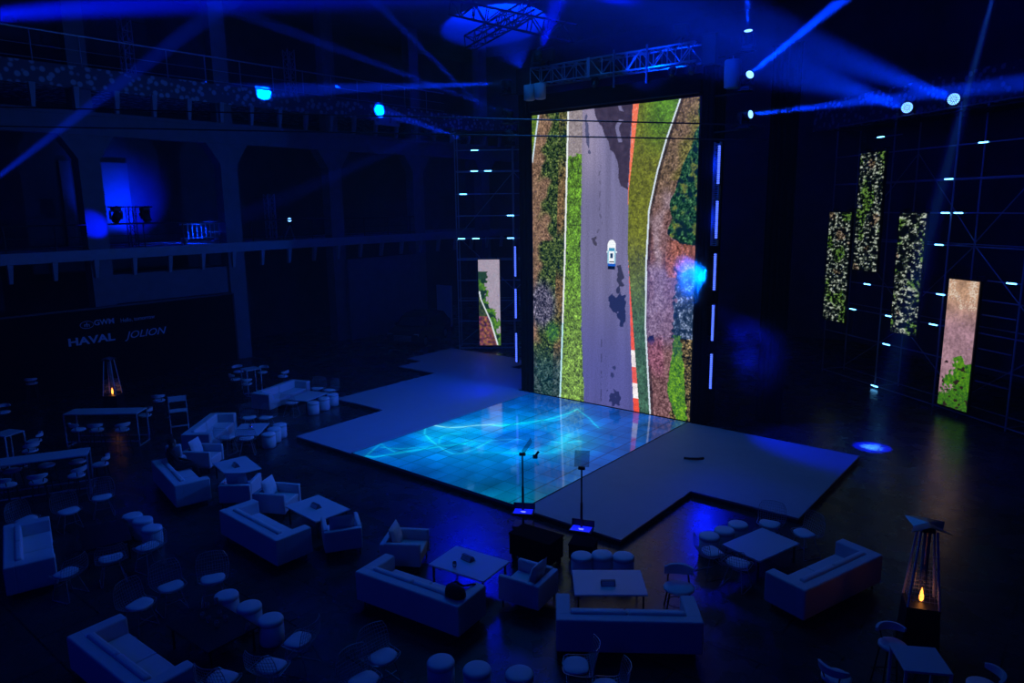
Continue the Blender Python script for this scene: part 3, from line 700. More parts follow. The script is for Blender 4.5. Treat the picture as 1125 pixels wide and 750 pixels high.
for s0, s1, z0, z1, fn, lab in ((-6.38,-5.06,2.34,6.83,leaves_col(3),'narrow screen with leaf picture, leftmost of four on the right'),
    (-4.76,-3.46,4.58,9.1,leaves_col(41),'narrow screen with leaf picture hanging higher than the other three on the right'),
    (-2.48,-1.24,2.4,6.82,leaves_col(77),'narrow screen with dense pale leaf picture, third of four on the right'),
    (-.0,1.2,.25,4.63,ground_col,'narrow screen with brown soil and green grass picture near the floor')):
    banner(lab, rs(s0,-.16,z0), AR, s1-s0, z1-z0, fn)
banner('narrow screen with grey road and plants picture left of the tall screen', ls(2.14,-.16,.26), AL, 1.08, 4.39, road_col)
# wash lamps on top of the right scaffold
def wash_lamp(loc, d, label):
    t = thing('wash_lamp', label, 'stage light', loc); t.scale = (.72,.72,.72); d = Vector(d).normalized()
    MB().rbox(-.18,.18,-.15,.15,.0,.12,.02).build('base', M['black'], t); y = MB()
    for k in (-1,1): y.box(k*.33-.03,k*.33+.03,-.05,.05,.1,.5)
    y.box(-.36,.36,-.06,.06,.1,.16); yo = y.build('yoke', M['black'], t); yo.rotation_euler = (0,0,math.atan2(d.y,d.x)-PI/2)
    hd = MB().lathe([(.18,-.2),(.27,-.15),(.3,.08),(.28,.14)], 22).build('head', M['black'], t, True); hd.location = (0,0,.5); hd.rotation_euler = aim_rot(d)
    b = MB()
    for r, n in ((.0,1),(.085,6),(.17,12),(.235,18)):
        for k in range(n): b.lathe([(.034,.142),(.028,.156),(.002,.160)], 8, T(r*math.cos(2*PI*k/n), r*math.sin(2*PI*k/n), 0), cap=False)
    b.build('lens_cluster', M['lenshot'], hd)
    return Vector(loc)+Vector((0,0,.36))+d*.16
WASH = []
for s, tgt, lab in ((-3.05,(790,52,-7),'round wash lamp on the right scaffold, the left one of two'),(-.97,(800,20,-7),'round wash lamp on the right scaffold, the right one of two')):
    loc = rs(s,.3,10.25); end = aty(tgt[0],tgt[1],tgt[2]); WASH.append((wash_lamp(loc, end-loc, lab), end))

# lamps on the screen towers
B_ = []
def tower_lamp(loc, endpx, depth_y, lab, lit=True, **k):
    end = aty(endpx[0], endpx[1], depth_y); t, q = moving_head(loc, end-Vector(loc), lab, lit=lit, **k); B_.append((q, end)); return t
tower_lamp((7.98,-.1,11.60), (819,-60), -1.5, 'beam lamp at the top of the right tower pointing straight up', lens='lenshot', scale=.8)
tower_lamp((7.98,-.1,10.50), (925,0), -3.0, 'beam lamp on the right tower throwing a slanted beam, upper one', lens='lenshot', scale=.8)
tower_lamp((7.98,-.1,9.44), (985,107), -1.2, 'beam lamp on the right tower throwing a near level beam, lower one', lens='lenshot', scale=.8)
F1 = atx(290, 100, XL+.02); F2 = atx(417, 121, XL+.02)
for loc, tgt, lab in (((-1.1,-.1,11.36), F1, 'beam lamp on the left tower throwing a level beam, top one'),((-1.05,-.1,10.31), atx(200,-10,XL), 'beam lamp on the left tower throwing a slanted beam, middle one'),((-.96,-.1,9.53), aty(395,-15,-3), 'beam lamp on the left tower pointing steeply up, lowest one')):
    t, q = moving_head(loc, tgt-Vector(loc), lab, lens='lenshot', scale=.8); B_.append((q, tgt))
q = ls(2.75,.0,10.3)
t, sp = moving_head(q, F2-q, 'small lit lamp high on the left scaffold', lens='lenshot', scale=.6); B_.append((sp, F2))
t, q = moving_head((.5,-.2,12.1), aty(628,-40,4)-Vector((.5,-.2,12.1)), 'wide lamp above the left end of the screen pointing up', lens='lensblue', scale=.9); B_.append((q, aty(628,-40,4)))

# hanging truss below the lit ceiling patch
pa = aty(512, 20, 12.0); pb = aty(600, 50, 12.0)
t = thing('roof_truss', 'dark roof truss crossing the blue-lit ceiling patch', 'truss', (0,0,0)); lattice(MB(), aty(500,9,7.0), aty(626,36,5.5), .7, 8, .05).build('main_truss', M['black'], t); 
lattice(MB(), aty(516,47,7.6), aty(592,4,6.6), .6, 6, .045).build('cross_truss', M['black'], t)
b = MB()
for px in (520, 575, 615): 
    q = aty(px, 18 if px < 600 else 33, 7.0 if px < 600 else 5.6); b.tube(q, (q.x,q.y,17.6), .03, 6)
b.build('drop_rod', M['black'], t)
# two steel cables stretched across the hall
for a, c, lab in ((atx(0,117.5,XL), aty(842,137.5,-.4), 'thin dark cable stretched across the top of the screen, upper one'),(atx(0,138.5,XL), aty(842,154,-.4), 'thin dark cable stretched across the top of the screen, lower one')):
    tag(MB().tube(a, c, .022, 6).build('steel_cable', M['black']), lab, 'cable')

# ================================================================== CAR BEHIND THE STAGE
def car(label, loc, rz):
    t = thing('display_car', label, 'car', loc, rz)
    prof = [(-2.2,.35),(-2.25,.75),(-2.15,1.05),(-1.95,1.12),(-1.55,1.55),(-.9,1.68),(.2,1.68),(.65,1.55),(1.15,1.08),(1.9,.95),(2.2,.8),(2.24,.5),(2.15,.3),(1.75,.3),(1.6,.55),(1.35,.66),(1.1,.55),(.95,.3),(-.95,.3),(-1.1,.55),(-1.35,.66),(-1.6,.55),(-1.75,.3)]
    b = MB(); n = len(prof); ring = []
    for w in (-.9,-.84,.84,.9):
        for x, z in prof:
            k = 1 if z < 1.06 else 1-.22*(z-1.06)/.62
            ring.append((x*(1 if abs(w) < .87 else .985), w*k, z))
    fs = [(i, (i+1)%n, n*(1)+(i+1)%n, n+i) for i in range(n)] + [(n+i, n+(i+1)%n, 2*n+(i+1)%n, 2*n+i) for i in range(n)] + [(2*n+i, 2*n+(i+1)%n, 3*n+(i+1)%n, 3*n+i) for i in range(n)] + [tuple(range(n))[::-1], tuple(range(3*n,4*n))]
    b.add(ring, fs); b.build('body', M['carpaint'], t)
    g = MB(); g.add([(.72,-.7,1.50),(.72,.7,1.50),(1.16,.8,1.115),(1.16,-.8,1.115)], [(0,1,2,3)]); 
    g.build('windscreen', M['blacktop'], t); MB().add([(-1.6,-.68,1.52),(-1.6,.68,1.52),(-1.96,.76,1.14),(-1.96,-.76,1.14)], [(3,2,1,0)]).build('rear_window', M['blacktop'], t)
    for s in (-1,1):
        MB().add([(-1.45,s*.80,1.5),(.5,s*.80,1.5),(.95,s*.895,1.1),(-1.75,s*.895,1.1)], [(0,1,2,3)]).build('side_window', M['blacktop'], t)
        for x in (-1.35,1.35):
            w = MB().lathe([(.0,-.1),(.3,-.11),(.34,-.08),(.34,.08),(.3,.11),(.0,.1)],20,Matrix.Rotation(PI/2,4,'X'),cap=False).build('wheel', M['rubber'], t); w.location = (x,s*.8,.34)
            h = MB().lathe([(.0,-.115),(.2,-.118),(.21,-.1)],12,Matrix.Rotation(PI/2,4,'X') if s > 0 else Matrix.Rotation(-PI/2,4,'X'),cap=False).build('rim', M['alu'], w)
        MB().rbox(2.05,2.2,s*.75-.14,s*.75+.14,.72,.84,.02).build('headlight', M['chrome'], t); MB().rbox(.75,.95,s*.98-.1,s*.98+.1,1.05,1.2,.03).build('mirror', M['carpaint'], t)
    gr = MB()
    for k in range(5): gr.box(2.2,2.25,-.5,.5,.48+k*.06,.5+k*.06)
    gr.build('grille', M['chrome'], t); return t
car('dark car in shadow behind the stage, beside a grey panel', (-12.0,5.4,0), R(-68))
t = thing('lit_backdrop', 'tall lit grey panel standing behind the dark car', 'backdrop', (-14.3,9.0,0)); MB().rbox(0,1.2,0,.1,.25,2.7,.01).build('face', M['tabletop'], t); MB().box(-.04,1.24,.02,.14,0,.28).build('foot', M['black'], t)

# ================================================================== PATIO HEATERS, PROMPTERS
def heater_maker(wrap):
    t = thing('patio_heater', '', 'patio heater')
    def frus(a, z0, b_, z1, mb): mb.add([(-a,-a,z0),(a,-a,z0),(a,a,z0),(-a,a,z0),(-b_,-b_,z1),(b_,-b_,z1),(b_,b_,z1),(-b_,b_,z1)], [(0,3,2,1),(4,5,6,7),(0,1,5,4),(1,2,6,5),(2,3,7,6),(3,0,4,7)]); return mb
    frus(.28,.02,.235,.80,MB()).build('base_cabinet', M['black'], t); MB().rbox(-.30,.30,-.30,.30,0,.05,.01).build('plinth', M['black'], t); MB().rbox(-.245,.245,-.245,.245,.79,.83,.01).build('burner_tray', M['black'], t)
    for sx in (-1,1):
        for sy in (-1,1): MB().tube((sx*.225,sy*.225,.82),(sx*.115,sy*.115,2.1),.018,6).build('corner_post', M['whitemetal'], t)
    MB().lathe([(.055,1.14),(.055,2.05),(.05,2.05),(.05,1.14)],16,cap=False).build('glass_tube', M['glass'], t, True)
    for k in range(4):
        g = MB(); mx = Matrix.Rotation(k*PI/2,4,'Z')
        for i in range(7):
            z = .95+i*.07; a = .222-.11*(z-.82)/1.28; g.tube((-a,-a-.004,z),(a,-a-.004,z),.003,4,mx=mx)
        for i in range(5):
            f = (i-2)*.075; g.tube((f*1.0,-.216,.92),(f*.82,-.176,1.40),.003,4,mx=mx)
        g.build('wire_guard', M['galv'], t)
    h = MB()   # folded reflector
    e = .29 if wrap else .18; mid = [(0,-e,2.16),(e,0,2.16),(0,e,2.16),(-e,0,2.16)]; co = [(-e,-e,2.12),(e,-e,2.12),(e,e,2.12),(-e,e,2.12)]
    if wrap: co = [(-e,-e,2.13),(e,-e,2.16),(e,e,2.13),(-e,e,2.17)]; mid = [(0,-e*.7,2.21),(e*.72,0,2.11),(0,e*.7,2.2),(-e*.72,0,2.12)]
    top = [(0,0,2.21)]; vs = co+mid+top; fs = []
    for k in range(4): fs += [(k,4+k,8),(4+k,(k+1)%4,8)]
    lo = [(x,y,z-.012) for x,y,z in vs]; h.add(vs+lo, fs+[tuple(i+9 for i in f)[::-1] for f in fs]); h.build('hood', M['alu'], t)
    MB().box(-.09,.09,-.09,.09,2.06,2.14).build('hood_neck', M['black'], t)
    f = MB().lathe([(.01,.84),(.034,.88),(.036,.93),(.022,1.0),(.004,1.08)],10).build('flame', M['flame'], t, True); f.location = (0,-.0,0)
    g = MB().lathe([(.008,.85),(.018,.9),(.018,.94),(.003,1.0)],8); g.build('flame_core', M['flametip'], t, True)
    return t
HEATERS = []
h1 = heater_maker(True); q = at(1019,568,2.25); h1.location = (14.86,-9.02,0); h1.rotation_euler = (0,0,R(20)); h1['label'] = 'pyramid patio heater with orange flame, right, with crumpled metal hood'; HEATERS.append((14.86,-9.02))
q = at(119,392,2.2); h2 = heater_maker(False); h2.location = (q.x,q.y,0); h2.rotation_euler = (0,0,R(40)); h2['label'] = 'pyramid patio heater with orange flame behind the far bar table, left'; HEATERS.append((q.x,q.y))

def prompter(label, x, y, rz, gz):
    t = thing('speech_prompter', label, 'prompter', (x,y,0), rz)
    MB().rbox(-.22,.22,-.2,.2,0,.06,.01).build('base_plate', M['black'], t); MB().tube((0,0,.05),(0,0,1.72),.018,8).build('pole', M['black'], t); MB().tube((0,0,.05),(0,0,.95),.028,8).build('lower_pole', M['black'], t)
    MB().box(-.07,.07,-.03,.03,1.70,1.76).build('clamp', M['black'], t)
    mx = T(0,0,1.76,R(gz)-rz,R(-35)); g = MB().box(-.16,.16,-.003,.003,0,.36,mx).build('reflector_glass', M['preflect'], t)
    mx = T(.02,-.1,.40,0,R(-4)); b = MB(); b.rbox(-.24,.24,-.18,.18,-.06,0,.01,2,mx); b.box(-.25,.25,.17,.19,0,.14,mx); b.build('monitor_case', M['black'], t)
    MB().box(-.21,.21,-.15,.15,.001,.004,mx).build('display', M['prompt'], t); b = MB()
    for k in range(2): b.box(-.06+k*.03,.06,-.03-k*.05,-.01-k*.05,.005,.006,mx)
    b.build('display_text', M['prompttext'], t)
    MB().box(-.03,.03,-.22,0,.3,.36).build('arm', M['black'], t); return t
q1 = at(577,565,.02); q2 = at(643.5,590,.02)
prompter('glass speech prompter at the front corner of the glowing floor', 6.86, -9.35, R(30), -46); prompter('glass speech prompter at the dark part of the stage front', 8.42, -9.28, R(20), 30)
t = thing('equipment_case', 'large black cloth-covered case behind the white armchair', 'case', (8.08,-10.45,0), R(4)); b = MB(); b.rbox(-.50,.50,-.27,.27,.1,.54,.02); b.build('body', M['cloth'], t); MB().rbox(-.51,.51,-.28,.28,.54,.58,.015).build('lid', M['cloth'], t)
for sx in (-1,1):
    for sy in (-1,1): MB().lathe([(.05,0),(.055,.03),(.05,.1)],12,T(sx*.42,sy*.2,0)).build('caster', M['rubber'], t)
t = thing('equipment_case', 'smaller black case below the right-hand prompter display', 'case', (8.80,-9.78,0), R(20)); MB().rbox(-.26,.26,-.22,.22,.04,.34,.02).build('body', M['cloth'], t); MB().rbox(-.27,.27,-.23,.23,.33,.37,.01).build('lid', M['cloth'], t)
for sx in (-1,1): MB().rbox(sx*.2-.03,sx*.2+.03,-.2,.2,0,.05,.01).build('foot', M['rubber'], t)
# ================================================================== LOUNGE FURNITURE
def sofa_maker():
    t = thing('sofa', '', 'sofa'); L = 2.35; D = .84
    MB().rbox(-L/2+.2,L/2-.2,-D/2+.05,D/2-.02,.13,.30,.02).build('base', M['fabric'], t)
    MB().rbox(-L/2,L/2,-D/2,-D/2+.2,.13,.70,.03,3).build('backrest', M['fabric'], t)
    for s in (-1,1):
        x0, x1 = (-L/2,-L/2+.24) if s < 0 else (L/2-.24,L/2); MB().rbox(x0,x1,-D/2+.17,D/2,.13,.70,.03,3).build('armrest', M['fabric'], t)
    w = (L-.48)/2
    for k in range(2):
        MB().rbox(-L/2+.243+k*w,-L/2+.237+(k+1)*w,-D/2+.2,D/2-.01,.29,.44,.03,3).build('seat_cushion', M['fabric'], t)
        MB().rbox(-L/2+.246+k*w,-L/2+.234+(k+1)*w,-D/2+.19,-D/2+.32,.43,.735,.045,3).build('back_cushion', M['cushion'], t)
    for sx in (-1,1):
        for sy in (-1,1): MB().tube((sx*(L/2-.12),sy*(D/2-.1),0),(sx*(L/2-.12),sy*(D/2-.1),.14),.022,8).build('leg', M['black'], t)
    return t
SOFA = Kind(sofa_maker, 'white lounge sofas')
for x,y,r,lab in ((11.08,-11.90,36,'white sofa seen from behind, nearest the camera at the bottom centre'),(7.65,-13.35,7,'white sofa with a dark bag on its right arm end'),
    (13.19,-8.345,72,'white sofa alone on the right, nearest the right-hand patio heater'),(3.13,-13.65,-2,'white sofa between the dark bag sofa and the sofa with a seated person'),
    (-1.32,-13.30,-12,'white sofa with a person in dark clothes sitting on it'),(-4.61,-10.71,-49,'white sofa facing the table with pale stools, beside the person in dark clothes'),
    (-6.9,-6.65,-73,'white sofa farthest back, beside the left tip of the stage'),(.22,-17.2,-16,'white sofa cut by the left picture edge'),(5.74,-17.57,2,'white sofa in the bottom left corner facing the black table with glasses')):
    SOFA.put(x,y,R(r),lab)

def armchair_maker():
    t = thing('armchair', '', 'armchair'); W_ = .80; D = .84
    MB().rbox(-W_/2+.08,W_/2-.08,-D/2+.05,D/2-.03,.17,.30,.015).build('base', M['fabric'], t)
    MB().rbox(-W_/2+.01,W_/2-.01,-D/2,-D/2+.12,.16,.62,.025,3).build('backrest', M['fabric'], t)
    for s in (-1,1):
        b = MB(); x0, x1 = (-W_/2,-W_/2+.10) if s < 0 else (W_/2-.10,W_/2); b.rbox(x0,x1,-D/2+.10,D/2,.16,.64,.03,3); b.build('armrest', M['fabric'], t)
    MB().rbox(-W_/2+.105,W_/2-.105,-D/2+.125,D/2-.01,.295,.43,.03,3).build('seat_cushion', M['fabric'], t)
    # tufted loose cushion leaning on the back
    b = MB(); n = 12; w = .52; h = .46; vs = []
    for side in (1,-1):
        for j in range(n+1):
            for i in range(n+1):
                u = i/n*2-1; v = j/n*2-1; th = .085*(1-abs(u)**4)*(1-abs(v)**4)
                th -= .03*sum(math.exp(-((u-a)**2+(v-c)**2)/.015) for a in (-.45,0,.45) for c in (-.45,0,.45))*(1 if th > .03 else 0)
                vs.append((u*w/2, side*max(.004,th), v*h/2))
    fs = []
    for s in range(2):
        o = s*(n+1)**2
        fs += [(o+j*(n+1)+i, o+j*(n+1)+i+1, o+(j+1)*(n+1)+i+1, o+(j+1)*(n+1)+i)[::(1 if s else -1)] for j in range(n) for i in range(n)]
    b.add(vs, fs, T(0,-D/2+.235,.655,0,R(16))); b.build('back_cushion', M['cushion'], t, True)
    for sx in (-1,1):
        for sy in (-1,1): MB().tube((sx*(W_/2-.06),sy*(D/2-.07),0),(sx*(W_/2-.06),sy*(D/2-.07),.18),.016,8).build('leg', M['black'], t)
    return t
ARM = Kind(armchair_maker, 'white armchairs')
for x,y,r,lab in ((6.08,-12.27,-58,'white armchair with a brightly lit tufted cushion, facing the dark bag sofa table'),(1.70,-12.42,-63,'white armchair behind the sofa with no one and no bag, tufted cushion'),
    (-2.68,-11.98,-57,'white armchair next to the person in dark clothes'),(4.48,-12.64,58,'white armchair with its back to the camera, between the two armchair table and stage'),
    (.40,-12.62,39,'white armchair with its back to the camera beside the tilted tufted chair'),(8.99,-11.87,98,'white armchair in front of the black equipment case')):
    ARM.put(x,y,R(r),lab)

def coffee_maker(top):
    def f():
        t = thing('coffee_table', '', 'table'); b = MB().rbox(-.65,.65,-.45,.45,.415,.45,.006,1).build('tabletop', M[top], t)
        fr = MB()
        for sy in (-1,1): fr.box(-.58,.58,sy*.38-.015,sy*.38+.015,.385,.415)
        for sx in (-1,1): fr.box(sx*.58-.015,sx*.58+.015,-.38,.38,.385,.415)
        fr.build('frame', M['black'], t)
        for sx in (-1,1):
            for sy in (-1,1): MB().box(sx*.58-.015,sx*.58+.015,sy*.38-.015,sy*.38+.015,0,.385).build('leg', M['black'], t)
        return t
    return f
TAB = Kind(coffee_maker('tabletop'), 'white coffee tables'); BTAB = Kind(coffee_maker('blacktop'), 'black coffee tables')
TP = {}
for k,x,y,r,lab in (('A',10.17,-11.0,38,'white coffee table in front of three round stools, bottom centre'),('B',7.65,-12.03,7,'white coffee table with a card box and a glass before the dark bag sofa'),('C',11.80,-7.81,74,'white coffee table at the right sofa, just off the stage corner'),
    ('D',3.08,-12.25,-3,'white coffee table with a card box between two armchairs'),('E',-1.01,-11.9,-12,'white coffee table with a card box nearest the person in dark clothes'),('F',-3.73,-9.89,-48,'white coffee table with a small shiny ornament and pale round stools'),('G',-5.75,-6.30,-73,'white coffee table of the farthest sofa group by the stage tip')):
    TAB.put(x,y,R(r),lab); TP[k] = (x,y)
for k,x,y,r,lab in (('I',5.72,-16.25,2,'black coffee table crowded with glasses, bottom left'),('H',.58,-15.90,-16,'black empty coffee table before the sofa at the left picture edge')):
    BTAB.put(x,y,R(r),lab); TP[k] = (x,y)

def pouf_maker():
    t = thing('round_stool', '', 'stool')
    MB().lathe([(.195,0),(.205,.015),(.21,.06),(.21,.36)],28).build('drum', M['fabric'], t, True)
    MB().lathe([(.205,.355),(.214,.37),(.214,.41),(.2,.437),(.16,.448),(.002,.45)],28,cap=False).build('seat', M['pad'], t, True)
    return t
POUF = Kind(pouf_maker)
for px,py,lab,g in ((639,609,'left','A'),(661.5,607.5,'middle','A'),(685,609.5,'right','A'),(779.5,587,'nearest','C'),(796,581,'middle','C'),(811,574.5,'farthest','C'),
    (145,565,'farthest','H'),(156.3,569.5,'middle','H'),(166.5,578.5,'nearest','H'),(248.5,652,'farthest','I'),(273.5,664,'middle','I'),(297,678,'nearest','I'),
    (484,725,'left','X'),(524,733,'middle','X'),(570.5,738,'right','X'),(342.7,440,'nearest','G'),(351.5,436,'middle','G'),(360.5,432.5,'farthest','G'),(292.7,475,'nearest','F'),(298,470,'middle','F'),(304.5,465.8,'farthest','F')):
    q = at(px,py,.45)
    d = {'A':'behind the bottom centre table','C':'along the right-hand table by the stage corner','H':'near the black empty table on the left','I':'beside the black table with glasses','X':'at the bottom picture edge','G':'at the farthest sofa group','F':'at the table with the shiny ornament'}[g]
    if g in 'GF':
        v_ = Vector((q.x-TP[g][0], q.y-TP[g][1])).normalized()*(.16 if g == 'G' else .08); q.x += v_.x; q.y += v_.y
    POUF.put(q.x,q.y,0,'white round drum stool, %s of three %s' % (lab,d),'round stools '+d)

# wire chairs with white seat pads
def wire_chair_maker():
    t = thing('wire_chair', '', 'chair')
    prof = [(.23,.445),(.15,.45),(.0,.435),(-.12,.425),(-.2,.45),(-.235,.52),(-.26,.62),(-.295,.75),(-.325,.87)]
    def hw(i): return (.21,.25,.265,.27,.28,.29,.29,.275,.215)[i]
    def pt(i, u):
        y, z = prof[i]; w = hw(i); back = max(0,(i-3)/5)
        return (u*w, y+.075*u*u*back+(.03*u*u if i == 0 else 0)*-1, z+.055*u*u*(1-back))
    b = MB()
    for k in range(-6,7): b.path([pt(i,k/6) for i in range(9)], .0036 if abs(k) < 6 else .006, 4)
    for i in range(9): b.path([pt(i,k/6) for k in range(-6,7)], .0036 if 0 < i < 8 else .006, 4)
    for i in range(3,8): b.path([tuple((Vector(pt(i,k/6))+Vector(pt(i+1,k/6)))/2) for k in range(-6,7)], .0034, 4)
    b.build('wire_shell', M['chrome'], t)
    P = MB(); n = 20; out = []
    for k in range(n):
        a = 2*PI*k/n; ca, sa = math.cos(a), math.sin(a); out.append((.215*math.copysign(abs(ca)**.75,ca), .03+.19*math.copysign(abs(sa)**.75,sa)))
    vs = [(x*s,(y-.03)*s+.03,z+.02*(x/.2)**2) for s,z in ((.96,.447),(1,.46),(1,.475),(.93,.488),(.5,.492)) for x,y in out]
    fs = [(i*n+j,i*n+(j+1)%n,(i+1)*n+(j+1)%n,(i+1)*n+j) for i in range(4) for j in range(n)]+[tuple(range(n))[::-1],tuple(range(4*n,5*n))]
    P.add(vs,fs); P.build('seat_pad', M['pad'], t, True)
    for s in (-1,1):
        MB().path([(s*.12,.14,.445),(s*.21,.2,.02),(s*.23,.17,.009),(s*.23,-.2,.009),(s*.21,-.24,.02),(s*.12,-.1,.43)], .008, 6).build('sled_leg', M['chrome'], t)
    MB().tube((-.165,.167,.23),(.165,.167,.23),.006,5).build('stretcher', M['chrome'], t)
    return t
WCH = Kind(wire_chair_maker)
def face(p, q): return math.atan2(q[1]-p[1], q[0]-p[0]) - PI/2
WC = [(781,606.5,'C','white padded wire chair at the near left corner of the right-hand table',None),(810,619,'C','white padded wire chair tucked between the right-hand table and the right sofa',None),
 (846,575,'C','white padded wire chair at the far side of the right-hand table, left one',None),(885,586,'C','white padded wire chair at the far side of the right-hand table, right one',None),
 (75,561,'H','white padded wire chair just right of the long left bar table, left of its neighbour',None),(112,546,'H','white padded wire chair just right of the long left bar table, nearer the stage',None),(28,571,'H','white padded wire chair partly behind the sofa at the left edge',None),
 (74,630,'H','white padded wire chair beside the front corner of the left edge sofa',200),(122,614,'H','white padded wire chair at the near side of the black empty table',None),(163,601,'H','white padded wire chair in front of three left drum stools',None),
 (152,664,'I','white padded wire chair with ribbed back just above the bottom left sofa',None),(187,644,'I','white padded wire chair with ribbed back, second from the bottom left sofa',None),(234,635,'I','white padded wire chair behind the drum stools of the glasses table',None),
 (329,704,'I','white padded wire chair right of the glasses table, with a sparkling back',None),(297,733,'I','white padded wire chair below the glasses table with lit wires, nearer its drum stools',110),(243,747,'I','white padded wire chair cut by the bottom edge below the glasses table',110),
 (419,721,None,'white padded wire chair at the bottom edge left of three drum stools, upper one',-5),(398,747,None,'white padded wire chair at the bottom edge left of three drum stools, lower one',-5),
 (635,732,None,'white padded wire chair behind the bottom centre sofa, facing left',218),(668,757,None,'white padded wire chair cut by the bottom edge below the centre sofa',218),
 (274,458.5,'F','white padded wire chair at the far end of the ornament table, left one',None),(293,458.5,'F','white padded wire chair at the far end of the ornament table, right one',None),(249,481,'F','white padded wire chair at the near end of the ornament table, left one',None),(271,482,'F','white padded wire chair at the near end of the ornament table, right one',None),
 (320,443,'G','white padded wire chair at the near end of the farthest lounge table',None),(349,426.5,'G','white padded wire chair at the far end of the farthest lounge table, left one',None),(363,428.5,'G','white padded wire chair at the far end of the farthest lounge table, right one',None)]
for px,py,tb,lab,ang in WC:
    q = at(px,py,.47); a = face((q.x,q.y), TP[tb]) if ang is None else R(ang-90)
    WCH.put(q.x,q.y,a,lab,'wire chairs with white pads')

# padded chair beside the centre sofa
def padded_chair():
    t = thing('padded_chair', 'white padded chair with black legs right of the centre sofa and table', 'chair')
    P = MB(); P.lathe([(.002,.44),(.19,.44),(.225,.46),(.225,.485),(.19,.505),(.002,.51)],24,Matrix.Diagonal((1.08,.98,1,1)),cap=False); P.build('seat', M['pad'], t, True)
    b = MB(); n = 10; vs = []
    for k in range(n+1):
        u = k/n*2-1; w = u*.225; y = -.24+.07*u*u; h = .1*(1-.35*u*u)
        vs += [(w,y-.02,.70-h),(w,y-.02,.70+h),(w,y+.025,.70+h*.96),(w,y+.025,.70-h*.96)]
    fs = [(4*k+j,4*k+(j+1)%4,4*(k+1)+(j+1)%4,4*(k+1)+j) for k in range(n) for j in range(4)]+[(0,1,2,3),(4*n+3,4*n+2,4*n+1,4*n)]
    b.add(vs,fs); b.build('backrest', M['pad'], t)
    for sx in (-1,1):
        MB().path([(sx*.17,-.14,.45),(sx*.16,-.23,.55),(sx*.15,-.235,.66)],.012,6).build('back_post', M['black'], t)
        for sy in (-1,1): MB().tube((sx*.15,sy*.14,.45),(sx*.21,sy*.2,0),.013,7).build('leg', M['black'], t)
    MB().path([(.185*math.cos(k*PI/8),.17*math.sin(k*PI/8),.2) for k in range(16)],.008,5,closed=True).build('foot_ring', M['black'], t)
    return t
t = padded_chair(); t.scale = (1.14,1.14,1.02); q = at(746,645,.49); t.location = (q.x,q.y,0); t.rotation_euler = (0,0,R(-60-90))

# bar tables
def bar_maker(L, D):
    def f():
        t = thing('bar_table', '', 'bar table'); MB().rbox(-L/2,L/2,-D/2,D/2,1.045,1.08,.005,1).build('tabletop', M['tabletop'], t)
        for sx in (-1,1):
            x = sx*(L/2-.02)
            for sy in (-1,1): MB().box(x-.017,x+.017,sy*(D/2-.02)-.017,sy*(D/2-.02)+.017,0,1.045).build('leg', M['whitemetal'], t)
            MB().box(x-.017,x+.017,-D/2+.02,D/2-.02,.0,.034).build('floor_bar', M['whitemetal'], t)
        for sy in (-1,1): MB().box(-L/2+.02,L/2-.02,sy*(D/2-.02)-.012,sy*(D/2-.02)+.012,.0 if L < 1 else .16,.03 if L < 1 else .19).build('stretcher', M['whitemetal'], t)
        return t
    return f
LB = Kind(bar_maker(2.3,.67), 'long white bar tables'); SB = Kind(bar_maker(.6,.6), 'small square bar tables')
LB.put(-7.32,-12.68,R(40),'long white bar table in front of the left patio heater'); LB.put(-4.09,-15.6,R(63),'long white bar table cut by the left picture edge')
SB.put(-7.22,-15.37,R(21),'small square white bar table at the far left edge'); SB.put(-9.17,-6.51,R(-8),'small square white bar table beyond the farthest sofa'); SB.put(15.21,-11.12,R(30),'small square white bar table in front of the right patio heater')
BT = {'1':(-7.32,-12.68),'2':(-4.09,-15.6),'3':(-7.22,-15.37),'4':(-9.17,-6.51),'5':(15.21,-11.12)}
# bar stools with a low curved padded back
def stool_maker():
    t = thing('bar_stool', '', 'bar stool')
    MB().lathe([(.002,.70),(.17,.70),(.2,.72),(.2,.75),(.17,.77),(.002,.775)],24,cap=False).build('seat', M['pad'], t, True)
    b = MB(); n = 14; vs = []
    for k in range(n+1):
        a = R(205+130*k/n); h = .06*(1-.55*abs(k/n*2-1)**3)
        for r, z in ((.205,.93-h),(.245,.93-h*.9),(.25,.93+h*.9),(.21,.93+h)): vs.append((r*math.cos(a),r*math.sin(a),z))
    fs = [(4*k+j,4*k+(j+1)%4,4*(k+1)+(j+1)%4,4*(k+1)+j) for k in range(n) for j in range(4)]+[(3,2,1,0),(4*n,4*n+1,4*n+2,4*n+3)]
    b.add(vs,fs); b.build('backrest', M['pad'], t)
    for a in (235,305):
        MB().tube((.16*math.cos(R(a)),.16*math.sin(R(a)),.72),(.228*math.cos(R(a)),.228*math.sin(R(a)),.9),.011,6).build('back_post', M['black'], t)
    for sx in (-1,1):
        for sy in (-1,1): MB().tube((sx*.12,sy*.12,.71),(sx*.19,sy*.19,0),.013,7).build('leg', M['black'], t)
    MB().path([(.23*math.cos(R(45+90*k)),.23*math.sin(R(45+90*k)),.26) for k in range(4)],.009,5,closed=True).build('footrest', M['black'], t)
    return t
BST = Kind(stool_maker)
